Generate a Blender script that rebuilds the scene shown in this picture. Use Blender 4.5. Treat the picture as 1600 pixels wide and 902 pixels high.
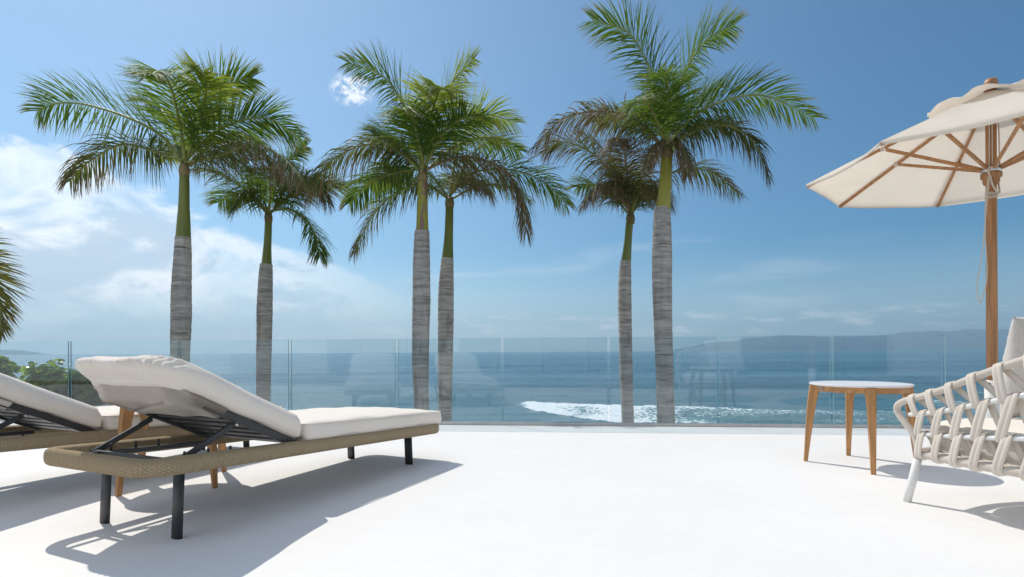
import bpy, bmesh, math, random
from mathutils import Vector, Matrix, noise
random.seed(11)
PI = math.pi
for o in list(bpy.data.objects):
    bpy.data.objects.remove(o)
scene = bpy.context.scene
COL = scene.collection

# ------------------------------------------------------------------ camera
H = 0.78                              # eye height above the deck
LENS, ROLL, CY = 19.2, 0.0050, 549.7
FPX = LENS / 36.0 * 1600.0
cam_d = bpy.data.cameras.new('camera')
cam_d.lens = LENS; cam_d.sensor_width = 36.0
cam_d.shift_y = (CY - 451.0) / 1600.0
cam_d.clip_start = 0.05; cam_d.clip_end = 60000
cam = bpy.data.objects.new('camera', cam_d); COL.objects.link(cam)
cam.matrix_world = Matrix.Translation((0, 0, H)) @ Matrix.Rotation(PI/2, 4, 'X') @ Matrix.Rotation(-ROLL, 4, 'Z')
scene.camera = cam

def W(px, py, Y):
    """photo pixel at depth Y -> world point"""
    u = (px - 800.0) / FPX; v = -(py - CY) / FPX
    c, s = math.cos(ROLL), math.sin(ROLL)
    return Vector(((u*c + v*s) * Y, Y, H + (-u*s + v*c) * Y))

# ------------------------------------------------------------------ light
SUN_EL = math.radians(52.0)
SUN_AZ = math.radians(-41.8)          # from +Y, clockwise positive
to_sun = Vector((math.sin(SUN_AZ)*math.cos(SUN_EL), math.cos(SUN_AZ)*math.cos(SUN_EL), math.sin(SUN_EL)))
sun_d = bpy.data.lights.new('sun', 'SUN'); sun_d.energy = 2.65; sun_d.angle = math.radians(0.53)
sun_d.color = (1.0, 0.935, 0.845)
sun = bpy.data.objects.new('sun', sun_d); COL.objects.link(sun)
sun.rotation_euler = (-to_sun).to_track_quat('-Z', 'Y').to_euler()
sun.location = (-8, 10, 14)

world = bpy.data.worlds.new('World'); scene.world = world; world.use_nodes = True
vs = scene.view_settings
vs.view_transform = 'Standard'; vs.look = 'None'; vs.gamma = 1.0; vs.use_curve_mapping = False
vs.exposure = 0.42
scene.render.engine = 'CYCLES'
scene.cycles.max_bounces = 8; scene.cycles.transparent_max_bounces = 24
scene.cycles.volume_bounces = 0
scene.cycles.caustics_reflective = False; scene.cycles.caustics_refractive = False

class NT:
    """tiny node-tree helper"""
    def __init__(self, tree):
        self.t = tree; tree.nodes.clear()
    def n(self, kind, **kw):
        nd = self.t.nodes.new(kind)
        for k, v in kw.items():
            if k == 'ins':
                for key, val in v.items():
                    self.put(nd.inputs[key], val)
            else:
                setattr(nd, k, v)
        return nd
    def put(self, sock, val):
        if isinstance(val, bpy.types.NodeSocket):
            self.t.links.new(val, sock)
        else:
            if hasattr(sock.default_value, '__len__') and not isinstance(val, str):
                val = tuple(val)
                if len(val) == 3 and len(sock.default_value) == 4: val = val + (1.0,)
            sock.default_value = val
    def m(self, op, a, b=0.0, c=0.0, clamp=False):
        nd = self.t.nodes.new('ShaderNodeMath'); nd.operation = op; nd.use_clamp = clamp
        self.put(nd.inputs[0], a); self.put(nd.inputs[1], b); self.put(nd.inputs[2], c)
        return nd.outputs[0]
    def ramp(self, x, a, b, lo=0.0, hi=1.0):
        nd = self.t.nodes.new('ShaderNodeMapRange'); nd.interpolation_type = 'SMOOTHSTEP'
        self.put(nd.inputs[0], x); nd.inputs[1].default_value = a; nd.inputs[2].default_value = b
        nd.inputs[3].default_value = lo; nd.inputs[4].default_value = hi
        return nd.outputs[0]
    def mix(self, f, a, b):
        nd = self.t.nodes.new('ShaderNodeMix'); nd.data_type = 'RGBA'
        self.put(nd.inputs[0], f); self.put(nd.inputs[6], a); self.put(nd.inputs[7], b)
        return nd.outputs[2]
    def noise(self, vec, scale, detail=4.0, rough=0.55, dist=0.0):
        nd = self.t.nodes.new('ShaderNodeTexNoise')
        if vec is not None: self.t.links.new(vec, nd.inputs['Vector'])
        nd.inputs['Scale'].default_value = scale; nd.inputs['Detail'].default_value = detail
        nd.inputs['Roughness'].default_value = rough; nd.inputs['Distortion'].default_value = dist
        return nd.outputs['Fac']
    def scaled(self, vec, sx, sy, sz, off=(0, 0, 0)):
        nd = self.t.nodes.new('ShaderNodeMapping')
        self.t.links.new(vec, nd.inputs['Vector'])
        nd.inputs['Scale'].default_value = (sx, sy, sz); nd.inputs['Location'].default_value = off
        return nd.outputs[0]
    def xyz(self, x, y, z):
        nd = self.t.nodes.new('ShaderNodeCombineXYZ')
        self.put(nd.inputs[0], x); self.put(nd.inputs[1], y); self.put(nd.inputs[2], z)
        return nd.outputs[0]

def build_sky():
    k = NT(world.node_tree)
    sky = k.n('ShaderNodeTexSky', sky_type='NISHITA')
    sky.sun_disc = False; sky.sun_elevation = SUN_EL; sky.sun_rotation = SUN_AZ
    sky.altitude = 10.0; sky.air_density = 1.0; sky.dust_density = 0.25; sky.ozone_density = 4.0
    tc = k.n('ShaderNodeTexCoord')
    # the photograph was taken through a polarising filter: sky darkest at right angles to the sun
    cg = k.n('ShaderNodeVectorMath', operation='DOT_PRODUCT', ins={0: tc.outputs['Generated'], 1: tuple(to_sun)}).outputs['Value']
    s2 = k.m('SUBTRACT', 1.0, k.m('MULTIPLY', cg, cg))
    pol = k.xyz(*[k.m('MULTIPLY', g_, k.m('SUBTRACT', 1.0, k.m('MULTIPLY', s2, p_))) for p_, g_ in ((.86, 1.0), (.60, .975), (.42, .85))])
    sky_c = k.n('ShaderNodeVectorMath', operation='MULTIPLY', ins={0: sky.outputs[0], 1: pol}).outputs[0]
    sep = k.n('ShaderNodeSeparateXYZ', ins={0: tc.outputs['Generated']})
    x, y, z = sep.outputs
    az = k.m('MULTIPLY', k.m('ARCTAN2', x, y), 57.29578)          # degrees, + to the right of +Y
    el = k.m('MULTIPLY', k.m('ARCSINE', z), 57.29578)
    p = k.xyz(az, el, 0.0)
    # big cumulus bank low in the sky towards the sun side
    warp = k.noise(k.scaled(p, .06, .11, 1), 1.0, 7, .6, .4)
    edge = k.noise(k.scaled(p, .10, .16, 1, (3, 7, 1)), 1.0, 8, .62, .3)
    top = k.m('ADD', k.m('MULTIPLY', az, -0.30), 3.0)              # bank's upper limit falls to the right
    top = k.m('MINIMUM', top, 15.0)
    d = k.m('SUBTRACT', k.m('ADD', top, k.m('MULTIPLY', k.m('SUBTRACT', warp, .5), 13.0)), el)
    bank = k.m('MAXIMUM', k.ramp(d, -0.2, 1.2, 0, .85), k.ramp(d, -.5, 4.0))
    left = k.ramp(az, -6.0, -31.0)
    bank = k.m('MULTIPLY', bank, left)
    low = k.ramp(el, 0.3, 5.0, .35, 1.0)
    bank = k.m('MULTIPLY', bank, low)
    bank = k.m('MULTIPLY', bank, k.ramp(edge, .33, .54, .40, 1.0))
    # thin streaks
    st = k.noise(k.scaled(p, .035, .28, 1, (1, 4, 2)), 1.0, 6, .55, .5)
    streak = k.m('MULTIPLY', k.ramp(st, .53, .74), k.ramp(el, 20.0, 4.0, 0.0, .6))
    streak = k.m('MULTIPLY', streak, k.ramp(az, 28.0, -28.0, .35, 1.0))
    # rows of small fair-weather cumulus just over the horizon
    row = k.noise(k.scaled(p, .22, .75, 1, (9.4, 2, 5)), 1.0, 7, .62, .2)
    rowm = k.m('MULTIPLY', k.ramp(el, 1.4, 2.3), k.ramp(el, 4.6, 2.6))
    rowc = k.m('MULTIPLY', k.ramp(row, .50, .66), rowm)
    rowc = k.m('MULTIPLY', rowc, .75)
    # one stray puff
    puff_d = k.m('ADD', k.m('POWER', k.m('DIVIDE', k.m('ADD', az, 16.2), 2.3), 2.0),
                 k.m('POWER', k.m('DIVIDE', k.m('SUBTRACT', el, 24.8), 1.5), 2.0))
    pn = k.noise(k.scaled(p, 1.0, 1.3, 1, (2, 3, 0)), 1.0, 6, .68, .4)
    puff = k.m('MULTIPLY', k.ramp(puff_d, 1.2, 0.0), k.ramp(pn, .40, .60))
    # unseen broken cumulus behind the camera, added to lift and neutralise shadow fill
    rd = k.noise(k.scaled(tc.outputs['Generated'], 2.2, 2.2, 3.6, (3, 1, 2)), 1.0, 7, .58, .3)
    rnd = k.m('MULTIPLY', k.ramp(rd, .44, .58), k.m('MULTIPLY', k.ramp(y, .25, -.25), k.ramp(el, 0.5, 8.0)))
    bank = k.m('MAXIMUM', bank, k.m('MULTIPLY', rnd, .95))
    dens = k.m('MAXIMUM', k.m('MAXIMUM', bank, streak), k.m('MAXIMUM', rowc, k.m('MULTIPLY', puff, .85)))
    # cloud tone: white tops, blue-grey bellies
    belly = k.noise(k.scaled(p, .12, .20, 1, (5, 1.3, 3)), 1.0, 8, .62, .5)
    belly = k.m('ADD', belly, k.ramp(d, 5.0, 0.0, 0.0, .16))
    tone = k.mix(k.ramp(belly, .45, .61), (3.9, 4.55, 5.3), (7.3, 7.3, 7.3))
    # sea haze whitening the lowest sky
    hz = k.m('MULTIPLY', k.ramp(el, 11.0, 0.0, 0.0, .6), k.ramp(az, 40.0, -45.0, .7, 1.0))
    hzc = k.mix(k.ramp(az, 25.0, -40.0), (4.8, 5.2, 5.3), (7.4, 7.5, 7.5))
    base = k.mix(hz, sky_c, hzc)
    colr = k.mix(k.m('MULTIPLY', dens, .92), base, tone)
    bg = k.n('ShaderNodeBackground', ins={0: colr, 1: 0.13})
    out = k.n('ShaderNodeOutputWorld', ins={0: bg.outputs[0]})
build_sky()

# ------------------------------------------------------------------ materials
def pmat(name, color, rough=.5, metal=0.0, spec=.5, vary=.0, vscale=8.0, bump=.0, bscale=60.0, bdist=.002, coord='Object', detail=4):
    mt = bpy.data.materials.new(name); mt.use_nodes = True
    k = NT(mt.node_tree)
    b = k.n('ShaderNodeBsdfPrincipled', ins={'Base Color': color, 'Roughness': rough, 'Metallic': metal, 'Specular IOR Level': spec})
    out = k.n('ShaderNodeOutputMaterial', ins={0: b.outputs[0]})
    tc = k.n('ShaderNodeTexCoord')
    if vary:
        nz = k.noise(tc.outputs[coord], vscale, detail)
        lo = tuple(c*(1-vary) for c in color); hi = tuple(min(1, c*(1+vary)) for c in color)
        k.put(b.inputs['Base Color'], k.mix(k.ramp(nz, .3, .7), lo, hi))
    if bump:
        nb = k.noise(tc.outputs[coord], bscale, 3)
        bp = k.n('ShaderNodeBump', ins={'Strength': bump, 'Distance': bdist, 'Height': nb})
        k.put(b.inputs['Normal'], bp.outputs[0])
    return mt

def wood_mat(name, color, axis=2):
    mt = bpy.data.materials.new(name); mt.use_nodes = True
    k = NT(mt.node_tree)
    tc = k.n('ShaderNodeTexCoord')
    sc = [38, 38, 38]; sc[axis] = 1.6
    v = k.scaled(tc.outputs['Object'], *sc)
    g = k.noise(v, 1.0, 6, .6, .6)
    g2 = k.noise(k.scaled(tc.outputs['Object'], *[c*4 for c in sc]), 1.0, 3, .6)
    f = k.m('ADD', k.m('MULTIPLY', g, .75), k.m('MULTIPLY', g2, .25))
    c1 = tuple(c*.66 for c in color); c2 = tuple(min(1, c*1.22) for c in color)
    b = k.n('ShaderNodeBsdfPrincipled', ins={'Base Color': k.mix(k.ramp(f, .33, .68), c1, c2), 'Roughness': .48})
    bp = k.n('ShaderNodeBump', ins={'Strength': .25, 'Distance': .001, 'Height': f}); k.put(b.inputs['Normal'], bp.outputs[0])
    k.n('ShaderNodeOutputMaterial', ins={0: b.outputs[0]})
    return mt

def fabric_mat(name, color, scale=420.0, trans=0.0, bump=.35, vary=.05):
    mt = bpy.data.materials.new(name); mt.use_nodes = True
    k = NT(mt.node_tree)
    tc = k.n('ShaderNodeTexCoord')
    wv = k.noise(tc.outputs['Object'], scale, 2, .7)
    big = k.noise(tc.outputs['Object'], 5.0, 4, .6)
    lo = tuple(c*(1-vary) for c in color); hi = tuple(min(1, c*(1+vary)) for c in color)
    col = k.mix(k.ramp(k.m('ADD', k.m('MULTIPLY', wv, .5), k.m('MULTIPLY', big, .5)), .35, .65), lo, hi)
    b = k.n('ShaderNodeBsdfPrincipled', ins={'Base Color': col, 'Roughness': .85, 'Specular IOR Level': .2})
    try: b.inputs['Sheen Weight'].default_value = .15
    except Exception: pass
    bp = k.n('ShaderNodeBump', ins={'Strength': bump, 'Distance': .001, 'Height': wv}); k.put(b.inputs['Normal'], bp.outputs[0])
    sh = b.outputs[0]
    if trans:
        t = k.n('ShaderNodeBsdfTranslucent', ins={'Color': col})
        sh = k.n('ShaderNodeMixShader', ins={0: trans, 1: sh, 2: t.outputs[0]}).outputs[0]
    k.n('ShaderNodeOutputMaterial', ins={0: sh})
    return mt

M = {}
def deck_mat():
    mt = bpy.data.materials.new('white_microcement'); mt.use_nodes = True
    k = NT(mt.node_tree); tc = k.n('ShaderNodeTexCoord')
    a = k.noise(tc.outputs['Object'], .9, 6, .6, .5); b2 = k.noise(tc.outputs['Object'], 9.0, 5, .65)
    f = k.m('ADD', k.m('MULTIPLY', a, .6), k.m('MULTIPLY', b2, .4))
    col = k.mix(k.ramp(f, .35, .65), (.785, .775, .757), (.822, .812, .797))
    sp = k.noise(tc.outputs['Object'], 34.0, 2, .5)
    col = k.mix(k.ramp(sp, .76, .80, 0, .25), col, (.5, .49, .47))
    b = k.n('ShaderNodeBsdfPrincipled', ins={'Base Color': col, 'Roughness': .62, 'Specular IOR Level': .3})
    bp = k.n('ShaderNodeBump', ins={'Strength': .12, 'Distance': .002, 'Height': b2}); k.put(b.inputs['Normal'], bp.outputs[0])
    k.n('ShaderNodeOutputMaterial', ins={0: b.outputs[0]})
    return mt
M['deck'] = deck_mat()
M['channel'] = pmat('brushed_channel', (.52, .52, .52), .42, .6, vary=.08)
M['cushion'] = fabric_mat('cream_outdoor_fabric', (.82, .755, .675), vary=.03)
M['piping'] = fabric_mat('cream_piping', (.75, .69, .63))
M['charcoal'] = pmat('charcoal_metal', (.032, .034, .037), .42, .0, .5, vary=.12, bump=.1, bscale=300)
M['bolt'] = pmat('steel_bolt', (.6, .6, .6), .3, 1.0)
M['teak'] = wood_mat('oiled_teak', (.50, .255, .098))
M['teak_dark'] = wood_mat('umbrella_wood', (.41, .20, .085))
M['tabletop'] = pmat('white_laminate', (.74, .75, .77), .35, vary=.02)
M['white_metal'] = pmat('white_powder_coat', (.76, .755, .74), .45)
M['strap'] = fabric_mat('beige_strap', (.64, .575, .50), 500)
M['strap_tube'] = fabric_mat('beige_tube_cover', (.58, .515, .445), 500)
M['pillow'] = fabric_mat('light_linen', (.60, .575, .54), 190, bump=.9, vary=.14)
M['canopy'] = fabric_mat('canopy_cloth', (.90, .855, .79), 380, trans=.58, bump=.2, vary=.02)
M['cord'] = fabric_mat('cotton_cord', (.62, .56, .47))
M['black'] = pmat('black_plastic', (.012, .012, .013), .4)
M['stone'] = pmat('planter_render', (.30, .30, .29), .8, vary=.25, vscale=5)
M['soil'] = pmat('soil', (.05, .035, .022), .95, vary=.4, vscale=20)
M['sand'] = pmat('sand', (.33, .27, .19), .9, vary=.2, vscale=.3)
M['wall'] = pmat('white_stucco', (.74, .735, .72), .8, vary=.04)
M['paving'] = pmat('grey_paving', (.24, .235, .23), .7, vary=.12, vscale=2)
M['floor_in'] = pmat('grey_floor', (.20, .20, .20), .5, vary=.1)
M['interior'] = pmat('interior_wall', (.45, .44, .42), .8)
M['frame_dark'] = pmat('dark_frame', (.03, .03, .03), .5)

def rope_mat():
    mt = bpy.data.materials.new('twisted_rope'); mt.use_nodes = True
    k = NT(mt.node_tree)
    uv = k.n('ShaderNodeUVMap'); sep = k.n('ShaderNodeSeparateXYZ', ins={0: uv.outputs[0]})
    # u: wraps along the rail, v: metres round the section; strands of each wrap are twisted
    tw = k.m('SINE', k.m('ADD', k.m('MULTIPLY', sep.outputs[1], 900.0), k.m('MULTIPLY', sep.outputs[0], 4.2)))
    nz = k.noise(uv.outputs[0], 3.0, 4, .6)
    f = k.m('ADD', k.m('MULTIPLY', k.m('ADD', k.m('MULTIPLY', tw, .5), .5), .5), k.m('MULTIPLY', nz, .5))
    col = k.mix(f, (.25, .185, .105), (.60, .48, .32))
    b = k.n('ShaderNodeBsdfPrincipled', ins={'Base Color': col, 'Roughness': .8, 'Specular IOR Level': .25})
    bp = k.n('ShaderNodeBump', ins={'Strength': .7, 'Distance': .002, 'Height': tw}); k.put(b.inputs['Normal'], bp.outputs[0])
    k.n('ShaderNodeOutputMaterial', ins={0: b.outputs[0]})
    return mt
M['rope'] = rope_mat()

def glass_mat(name, tint, edge=False):
    mt = bpy.data.materials.new(name); mt.use_nodes = True
    k = NT(mt.node_tree)
    g = k.n('ShaderNodeNewGeometry')
    dt = k.n('ShaderNodeVectorMath', operation='DOT_PRODUCT', ins={0: g.outputs['Incoming'], 1: g.outputs['Normal']})
    c = k.m('ABSOLUTE', dt.outputs['Value'])
    fr = k.m('ADD', .045, k.m('MULTIPLY', .955, k.m('POWER', k.m('SUBTRACT', 1.0, c, clamp=True), 5.0)))   # Schlick, same from both sides
    tr = k.n('ShaderNodeBsdfTransparent', ins={'Color': tint})
    gl = k.n('ShaderNodeBsdfGlossy', ins={'Color': (1, 1, 1), 'Roughness': 0.0})
    mx = k.n('ShaderNodeMixShader', ins={0: fr, 1: tr.outputs[0], 2: gl.outputs[0]})
    tc = k.n('ShaderNodeTexCoord')
    film = k.m('MULTIPLY', k.ramp(k.noise(k.scaled(tc.outputs['Object'], 1.2, 1.2, 3.5), 1.0, 7, .7, .6), .42, .75), .022)
    spots = k.ramp(k.noise(tc.outputs['Object'], 55.0, 2, .5), .73, .78, 0, .05)
    df = k.n('ShaderNodeBsdfTranslucent', ins={'Color': (.9, .92, .93)})
    mx = k.n('ShaderNodeMixShader', ins={0: k.m('MAXIMUM', film, spots), 1: mx.outputs[0], 2: df.outputs[0]})
    k.n('ShaderNodeOutputMaterial', ins={0: mx.outputs[0]})
    return mt
M['glass'] = glass_mat('clear_glass', (.905, .962, .980))
M['glass_edge'] = pmat('glass_edge', (.22, .38, .41), .15, spec=.8)

def leaf_mat(name, cols, trans_col, tip=None, tip_from=.6, dry=0.0, trans=.46, rough=.56):
    mt = bpy.data.materials.new(name); mt.use_nodes = True
    k = NT(mt.node_tree)
    g = k.n('ShaderNodeNewGeometry'); r = g.outputs['Random Per Island']
    at = k.n('ShaderNodeAttribute', attribute_name='along')
    af = k.n('ShaderNodeAttribute', attribute_name='reach')
    col = k.mix(r, cols[0], cols[1])
    tcol = k.mix(r, tuple(c*.75 for c in trans_col), trans_col)
    if tip:
        # leaflets wither from their ends, more so towards the end of the frond
        lim = k.m('ADD', at.outputs['Fac'], k.m('MULTIPLY', af.outputs['Fac'], .45))
        lim = k.m('ADD', lim, k.m('MULTIPLY', k.m('SUBTRACT', r, .5), .55))
        f = k.ramp(lim, tip_from, tip_from+.45)
        if dry: f = k.m('MAXIMUM', f, k.ramp(r, 1.0-dry, 1.0-dry+.12))
        col = k.mix(f, col, tip); tcol = k.mix(f, tcol, tuple(c*1.1 for c in tip))
    b = k.n('ShaderNodeBsdfPrincipled', ins={'Base Color': col, 'Roughness': rough, 'Specular IOR Level': .35})
    t = k.n('ShaderNodeBsdfTranslucent', ins={'Color': tcol})
    mx = k.n('ShaderNodeMixShader', ins={0: trans, 1: b.outputs[0], 2: t.outputs[0]})
    k.n('ShaderNodeOutputMaterial', ins={0: mx.outputs[0]})
    return mt
BROWN = (.20, .155, .100)
M['leaf_green'] = leaf_mat('palm_leaf_green', ((.034, .088, .016), (.085, .165, .028)), (.235, .37, .042), (.26, .21, .08), .98)
M['leaf_young'] = leaf_mat('palm_leaf_young', ((.10, .17, .022), (.18, .25, .035)), (.46, .56, .06), (.28, .23, .08), 1.05)
M['leaf_old'] = leaf_mat('palm_leaf_old', ((.045, .085, .02), (.10, .13, .03)), (.24, .29, .045), BROWN, .62, .16, .38)
M['leaf_dry'] = leaf_mat('palm_leaf_dry', ((.075, .095, .03), (.15, .14, .06)), (.24, .24, .07), BROWN, .48, .34, .38)
M['rachis'] = pmat('palm_rachis', (.20, .24, .055), .5, vary=.25, vscale=6)
M['rachis_old'] = pmat('palm_rachis_old', (.20, .16, .07), .6, vary=.25, vscale=6)
M['shrub_leaf'] = leaf_mat('sea_grape_leaf', ((.030, .085, .016), (.12, .22, .035)), (.45, .62, .06), None, trans=.40, rough=.26)
M['stem'] = pmat('shrub_stem', (.10, .08, .05), .8, vary=.3)

def trunk_mat():
    mt = bpy.data.materials.new('palm_trunk_bark'); mt.use_nodes = True
    k = NT(mt.node_tree); tc = k.n('ShaderNodeTexCoord')
    oi = k.n('ShaderNodeObjectInfo'); v = k.n('ShaderNodeVectorMath', operation='ADD', ins={0: tc.outputs['Object'], 1: k.xyz(k.m('MULTIPLY', oi.outputs['Random'], 31.0), 0.0, k.m('MULTIPLY', oi.outputs['Random'], 17.0))}).outputs[0]
    rings = k.noise(k.scaled(v, 1.3, 1.3, 15, (0, 0, 0)), 1.0, 5, .65, .25)
    fine = k.noise(k.scaled(v, 5, 5, 70), 1.0, 4, .65)
    patch = k.noise(k.scaled(v, 3, 3, 1.2), 1.0, 5, .6)
    streak = k.noise(k.scaled(v, 16, 16, .9), 1.0, 4, .6)
    f = k.m('ADD', k.m('MULTIPLY', rings, .45), k.m('MULTIPLY', fine, .30))
    f = k.m('ADD', f, k.m('MULTIPLY', patch, .15)); f = k.m('ADD', f, k.m('MULTIPLY', streak, .10))
    col = k.mix(k.ramp(f, .36, .62), (.22, .21, .20), (.54, .52, .50))
    line = k.noise(k.scaled(v, 1.1, 1.1, 20, (4, 1, 0)), 1.0, 3, .5, .2)
    col = k.mix(k.ramp(line, .62, .70, 0, .75), col, (.10, .088, .075))
    stain = k.noise(k.scaled(v, 5.5, 5.5, 1.1, (7, 2, 1)), 1.0, 6, .62, .4)
    col = k.mix(k.ramp(stain, .54, .70, 0, .5), col, (.16, .14, .115))
    lich = k.noise(k.scaled(v, 9, 9, 7, (1, 8, 3)), 1.0, 4, .6, .3)
    col = k.mix(k.ramp(lich, .66, .72, 0, .5), col, (.55, .54, .50))
    b = k.n('ShaderNodeBsdfPrincipled', ins={'Base Color': col, 'Roughness': .85, 'Specular IOR Level': .2})
    bp = k.n('ShaderNodeBump', ins={'Strength': .6, 'Distance': .012, 'Height': f}); k.put(b.inputs['Normal'], bp.outputs[0])
    k.n('ShaderNodeOutputMaterial', ins={0: b.outputs[0]})
    return mt
M['trunk'] = trunk_mat()
def shaft_mat(name, ca, cb, husk=.72):
    mt = bpy.data.materials.new(name); mt.use_nodes = True
    k = NT(mt.node_tree); tc = k.n('ShaderNodeTexCoord'); v = tc.outputs['Object']
    s = k.noise(k.scaled(v, 7, 7, .8), 1.0, 4, .55)
    col = k.mix(k.ramp(s, .3, .7), ca, cb)
    h = k.noise(k.scaled(v, 4.5, 4.5, 1.1, (2, 5, 0)), 1.0, 4, .6)
    col = k.mix(k.ramp(h, husk, husk+.07), col, (.20, .13, .09))
    b = k.n('ShaderNodeBsdfPrincipled', ins={'Base Color': col, 'Roughness': .4})
    k.n('ShaderNodeOutputMaterial', ins={0: b.outputs[0]})
    return mt
M['shaft_green'] = shaft_mat('crownshaft_green', (.085, .14, .022), (.17, .20, .035))
M['shaft_yellow'] = shaft_mat('crownshaft_yellow', (.24, .25, .03), (.34, .32, .05))
M['shaft_brown'] = shaft_mat('crownshaft_husk', (.24, .25, .03), (.30, .30, .05), .50)

# ------------------------------------------------------------------ object helpers
def obj(name, me, mat=None, parent=None, smooth=False):
    if isinstance(me, bmesh.types.BMesh):
        bm = me; me = bpy.data.meshes.new(name); bm.to_mesh(me); bm.free()
    if mat is not None and not me.materials:
        for x in (mat if isinstance(mat, (list, tuple)) else [mat]):
            me.materials.append(M[x])
    if smooth:
        for p in me.polygons: p.use_smooth = True
    o = bpy.data.objects.new(name, me); COL.objects.link(o)
    if parent: o.parent = parent
    return o
def thing(name, label, cat, loc=(0, 0, 0), rz=0.0, group=None):
    o = bpy.data.objects.new(name, None); COL.objects.link(o)
    o.location = loc; o.rotation_euler = (0, 0, rz); o.empty_display_size = .1
    return tag(o, label, cat, group)
def tag(o, label, cat, group=None):
    o['label'] = label; o['category'] = cat
    if group: o['group'] = group
    return o
def struct(o): o['kind'] = 'structure'; return o
def pydata(name, v, f):
    me = bpy.data.meshes.new(name); me.from_pydata([tuple(p) for p in v], [], f); me.update(); return me
def copy_tree(src, parent=None):
    c = src.copy(); COL.objects.link(c); c.parent = parent
    for ch in list(src.children): copy_tree(ch, c)
    return c

def box(bm, c, s, rot=None, bevel=0.0):
    r = bmesh.ops.create_cube(bm, size=1.0)
    vs_ = r['verts']
    mt = Matrix.Translation(c) @ (rot.to_4x4() if rot is not None else Matrix.Identity(4)) @ Matrix.Diagonal((s[0], s[1], s[2], 1))
    bmesh.ops.transform(bm, matrix=mt, verts=vs_)
    if bevel:
        es = list({e for v in vs_ for e in v.link_edges})
        bmesh.ops.bevel(bm, geom=es, offset=bevel, segments=2, affect='EDGES', profile=.6)
def bar(bm, a, b, w, h, bevel=.003, up=(0, 0, 1)):
    """rectangular bar from a to b, w across, h along up"""
    a = Vector(a); b = Vector(b); d = (b-a); L = d.length; z = d.normalized()
    x = Vector(up).cross(z)
    if x.length < 1e-4: x = Vector((1, 0, 0)).cross(z)
    x.normalize(); y = z.cross(x)
    rot = Matrix((x, y, z)).transposed()
    box(bm, (a+b)/2, (w, h, L), rot, bevel)
def new_bm(): return bmesh.new()

def frames(pts, closed=False):
    """parallel-transport frames along a polyline"""
    n = len(pts); T = []
    for i in range(n):
        a = pts[i-1] if (i > 0 or closed) else pts[i]
        b = pts[(i+1) % n] if (i < n-1 or closed) else pts[i]
        T.append((b-a).normalized())
    up = Vector((0, 0, 1))
    if abs(T[0].dot(up)) > .95: up = Vector((1, 0, 0))
    N = [(up - T[0]*up.dot(T[0])).normalized()]
    for i in range(1, n):
        q = T[i-1].rotation_difference(T[i])
        v = q @ N[-1]; v = (v - T[i]*v.dot(T[i])).normalized(); N.append(v)
    return T, N
def tube_data(pts, radii, seg=10, closed=False, cap=True, sq=(1, 1)):
    pts = [Vector(p) for p in pts]; n = len(pts)
    if not hasattr(radii, '__len__'): radii = [radii]*n
    T, N = frames(pts, closed)
    V, Fs = [], []
    for i in range(n):
        B = T[i].cross(N[i])
        for j in range(seg):
            a = 2*PI*j/seg
            V.append(pts[i] + (N[i]*math.cos(a)*sq[0] + B*math.sin(a)*sq[1])*radii[i])
    for i in range(n if closed else n-1):
        k = (i+1) % n
        for j in range(seg):
            l = (j+1) % seg
            Fs.append((i*seg+j, i*seg+l, k*seg+l, k*seg+j))
    if cap and not closed:
        Fs.append(tuple(range(seg-1, -1, -1))); Fs.append(tuple((n-1)*seg+j for j in range(seg)))
    return V, Fs
def tube(name, pts, radii, mat, parent=None, seg=10, closed=False, sq=(1, 1)):
    V, Fs = tube_data(pts, radii, seg, closed, True, sq)
    return obj(name, pydata(name, V, Fs), mat, parent, True)
def spline(ctrl, n, closed=False):
    """Catmull-Rom through the control points"""
    c = [Vector(p) for p in ctrl]; m = len(c); out = []
    segs = m if closed else m-1
    for i in range(n):
        t = i/(n if closed else n-1)*segs; k = min(int(t), segs-1); f = t-k
        if closed: p0, p1, p2, p3 = c[(k-1) % m], c[k], c[(k+1) % m], c[(k+2) % m]
        else:
            p1, p2 = c[k], c[k+1]
            p0 = c[k-1] if k > 0 else p1*2-p2
            p3 = c[k+2] if k+2 < m else p2*2-p1
        out.append(.5*((2*p1)+(p2-p0)*f+(2*p0-5*p1+4*p2-p3)*f*f+(3*p1-p0-3*p2+p3)*f**3))
    return out
def lathe(name, prof, mat, parent=None, seg=24, smooth=True):
    V, Fs = [], []
    for r, z in prof:
        for j in range(seg):
            a = 2*PI*j/seg; V.append((r*math.cos(a), r*math.sin(a), z))
    for i in range(len(prof)-1):
        for j in range(seg):
            l = (j+1) % seg; Fs.append((i*seg+j, i*seg+l, (i+1)*seg+l, (i+1)*seg+j))
    Fs.append(tuple(range(seg-1, -1, -1))); Fs.append(tuple((len(prof)-1)*seg+j for j in range(seg)))
    return obj(name, pydata(name, V, Fs), mat, parent, smooth)

# ================================================================== SETTING
FS = .0937
def fence_y(x): return 5.813 - FS*x

def make_deck():
    bm = new_bm()
    x0, x1, yb = -13.0, 13.0, -.12
    a = [(x0, yb), (x1, yb), (x1, fence_y(x1)+.06), (x0, fence_y(x0)+.06)]
    lo = [bm.verts.new((x, y, -4.6)) for x, y in a]; hi = [bm.verts.new((x, y, 0)) for x, y in a]
    bm.faces.new(hi)
    for i in range(4): bm.faces.new((lo[i], lo[(i+1) % 4], hi[(i+1) % 4], hi[i]))
    struct(obj('deck', bm, 'deck'))
make_deck()
def make_terrace():
    bm = new_bm(); box(bm, (0, -3.67, -2.30), (26, 7.08, 4.60)); struct(obj('terrace', bm, 'paving'))
make_terrace()

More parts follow.
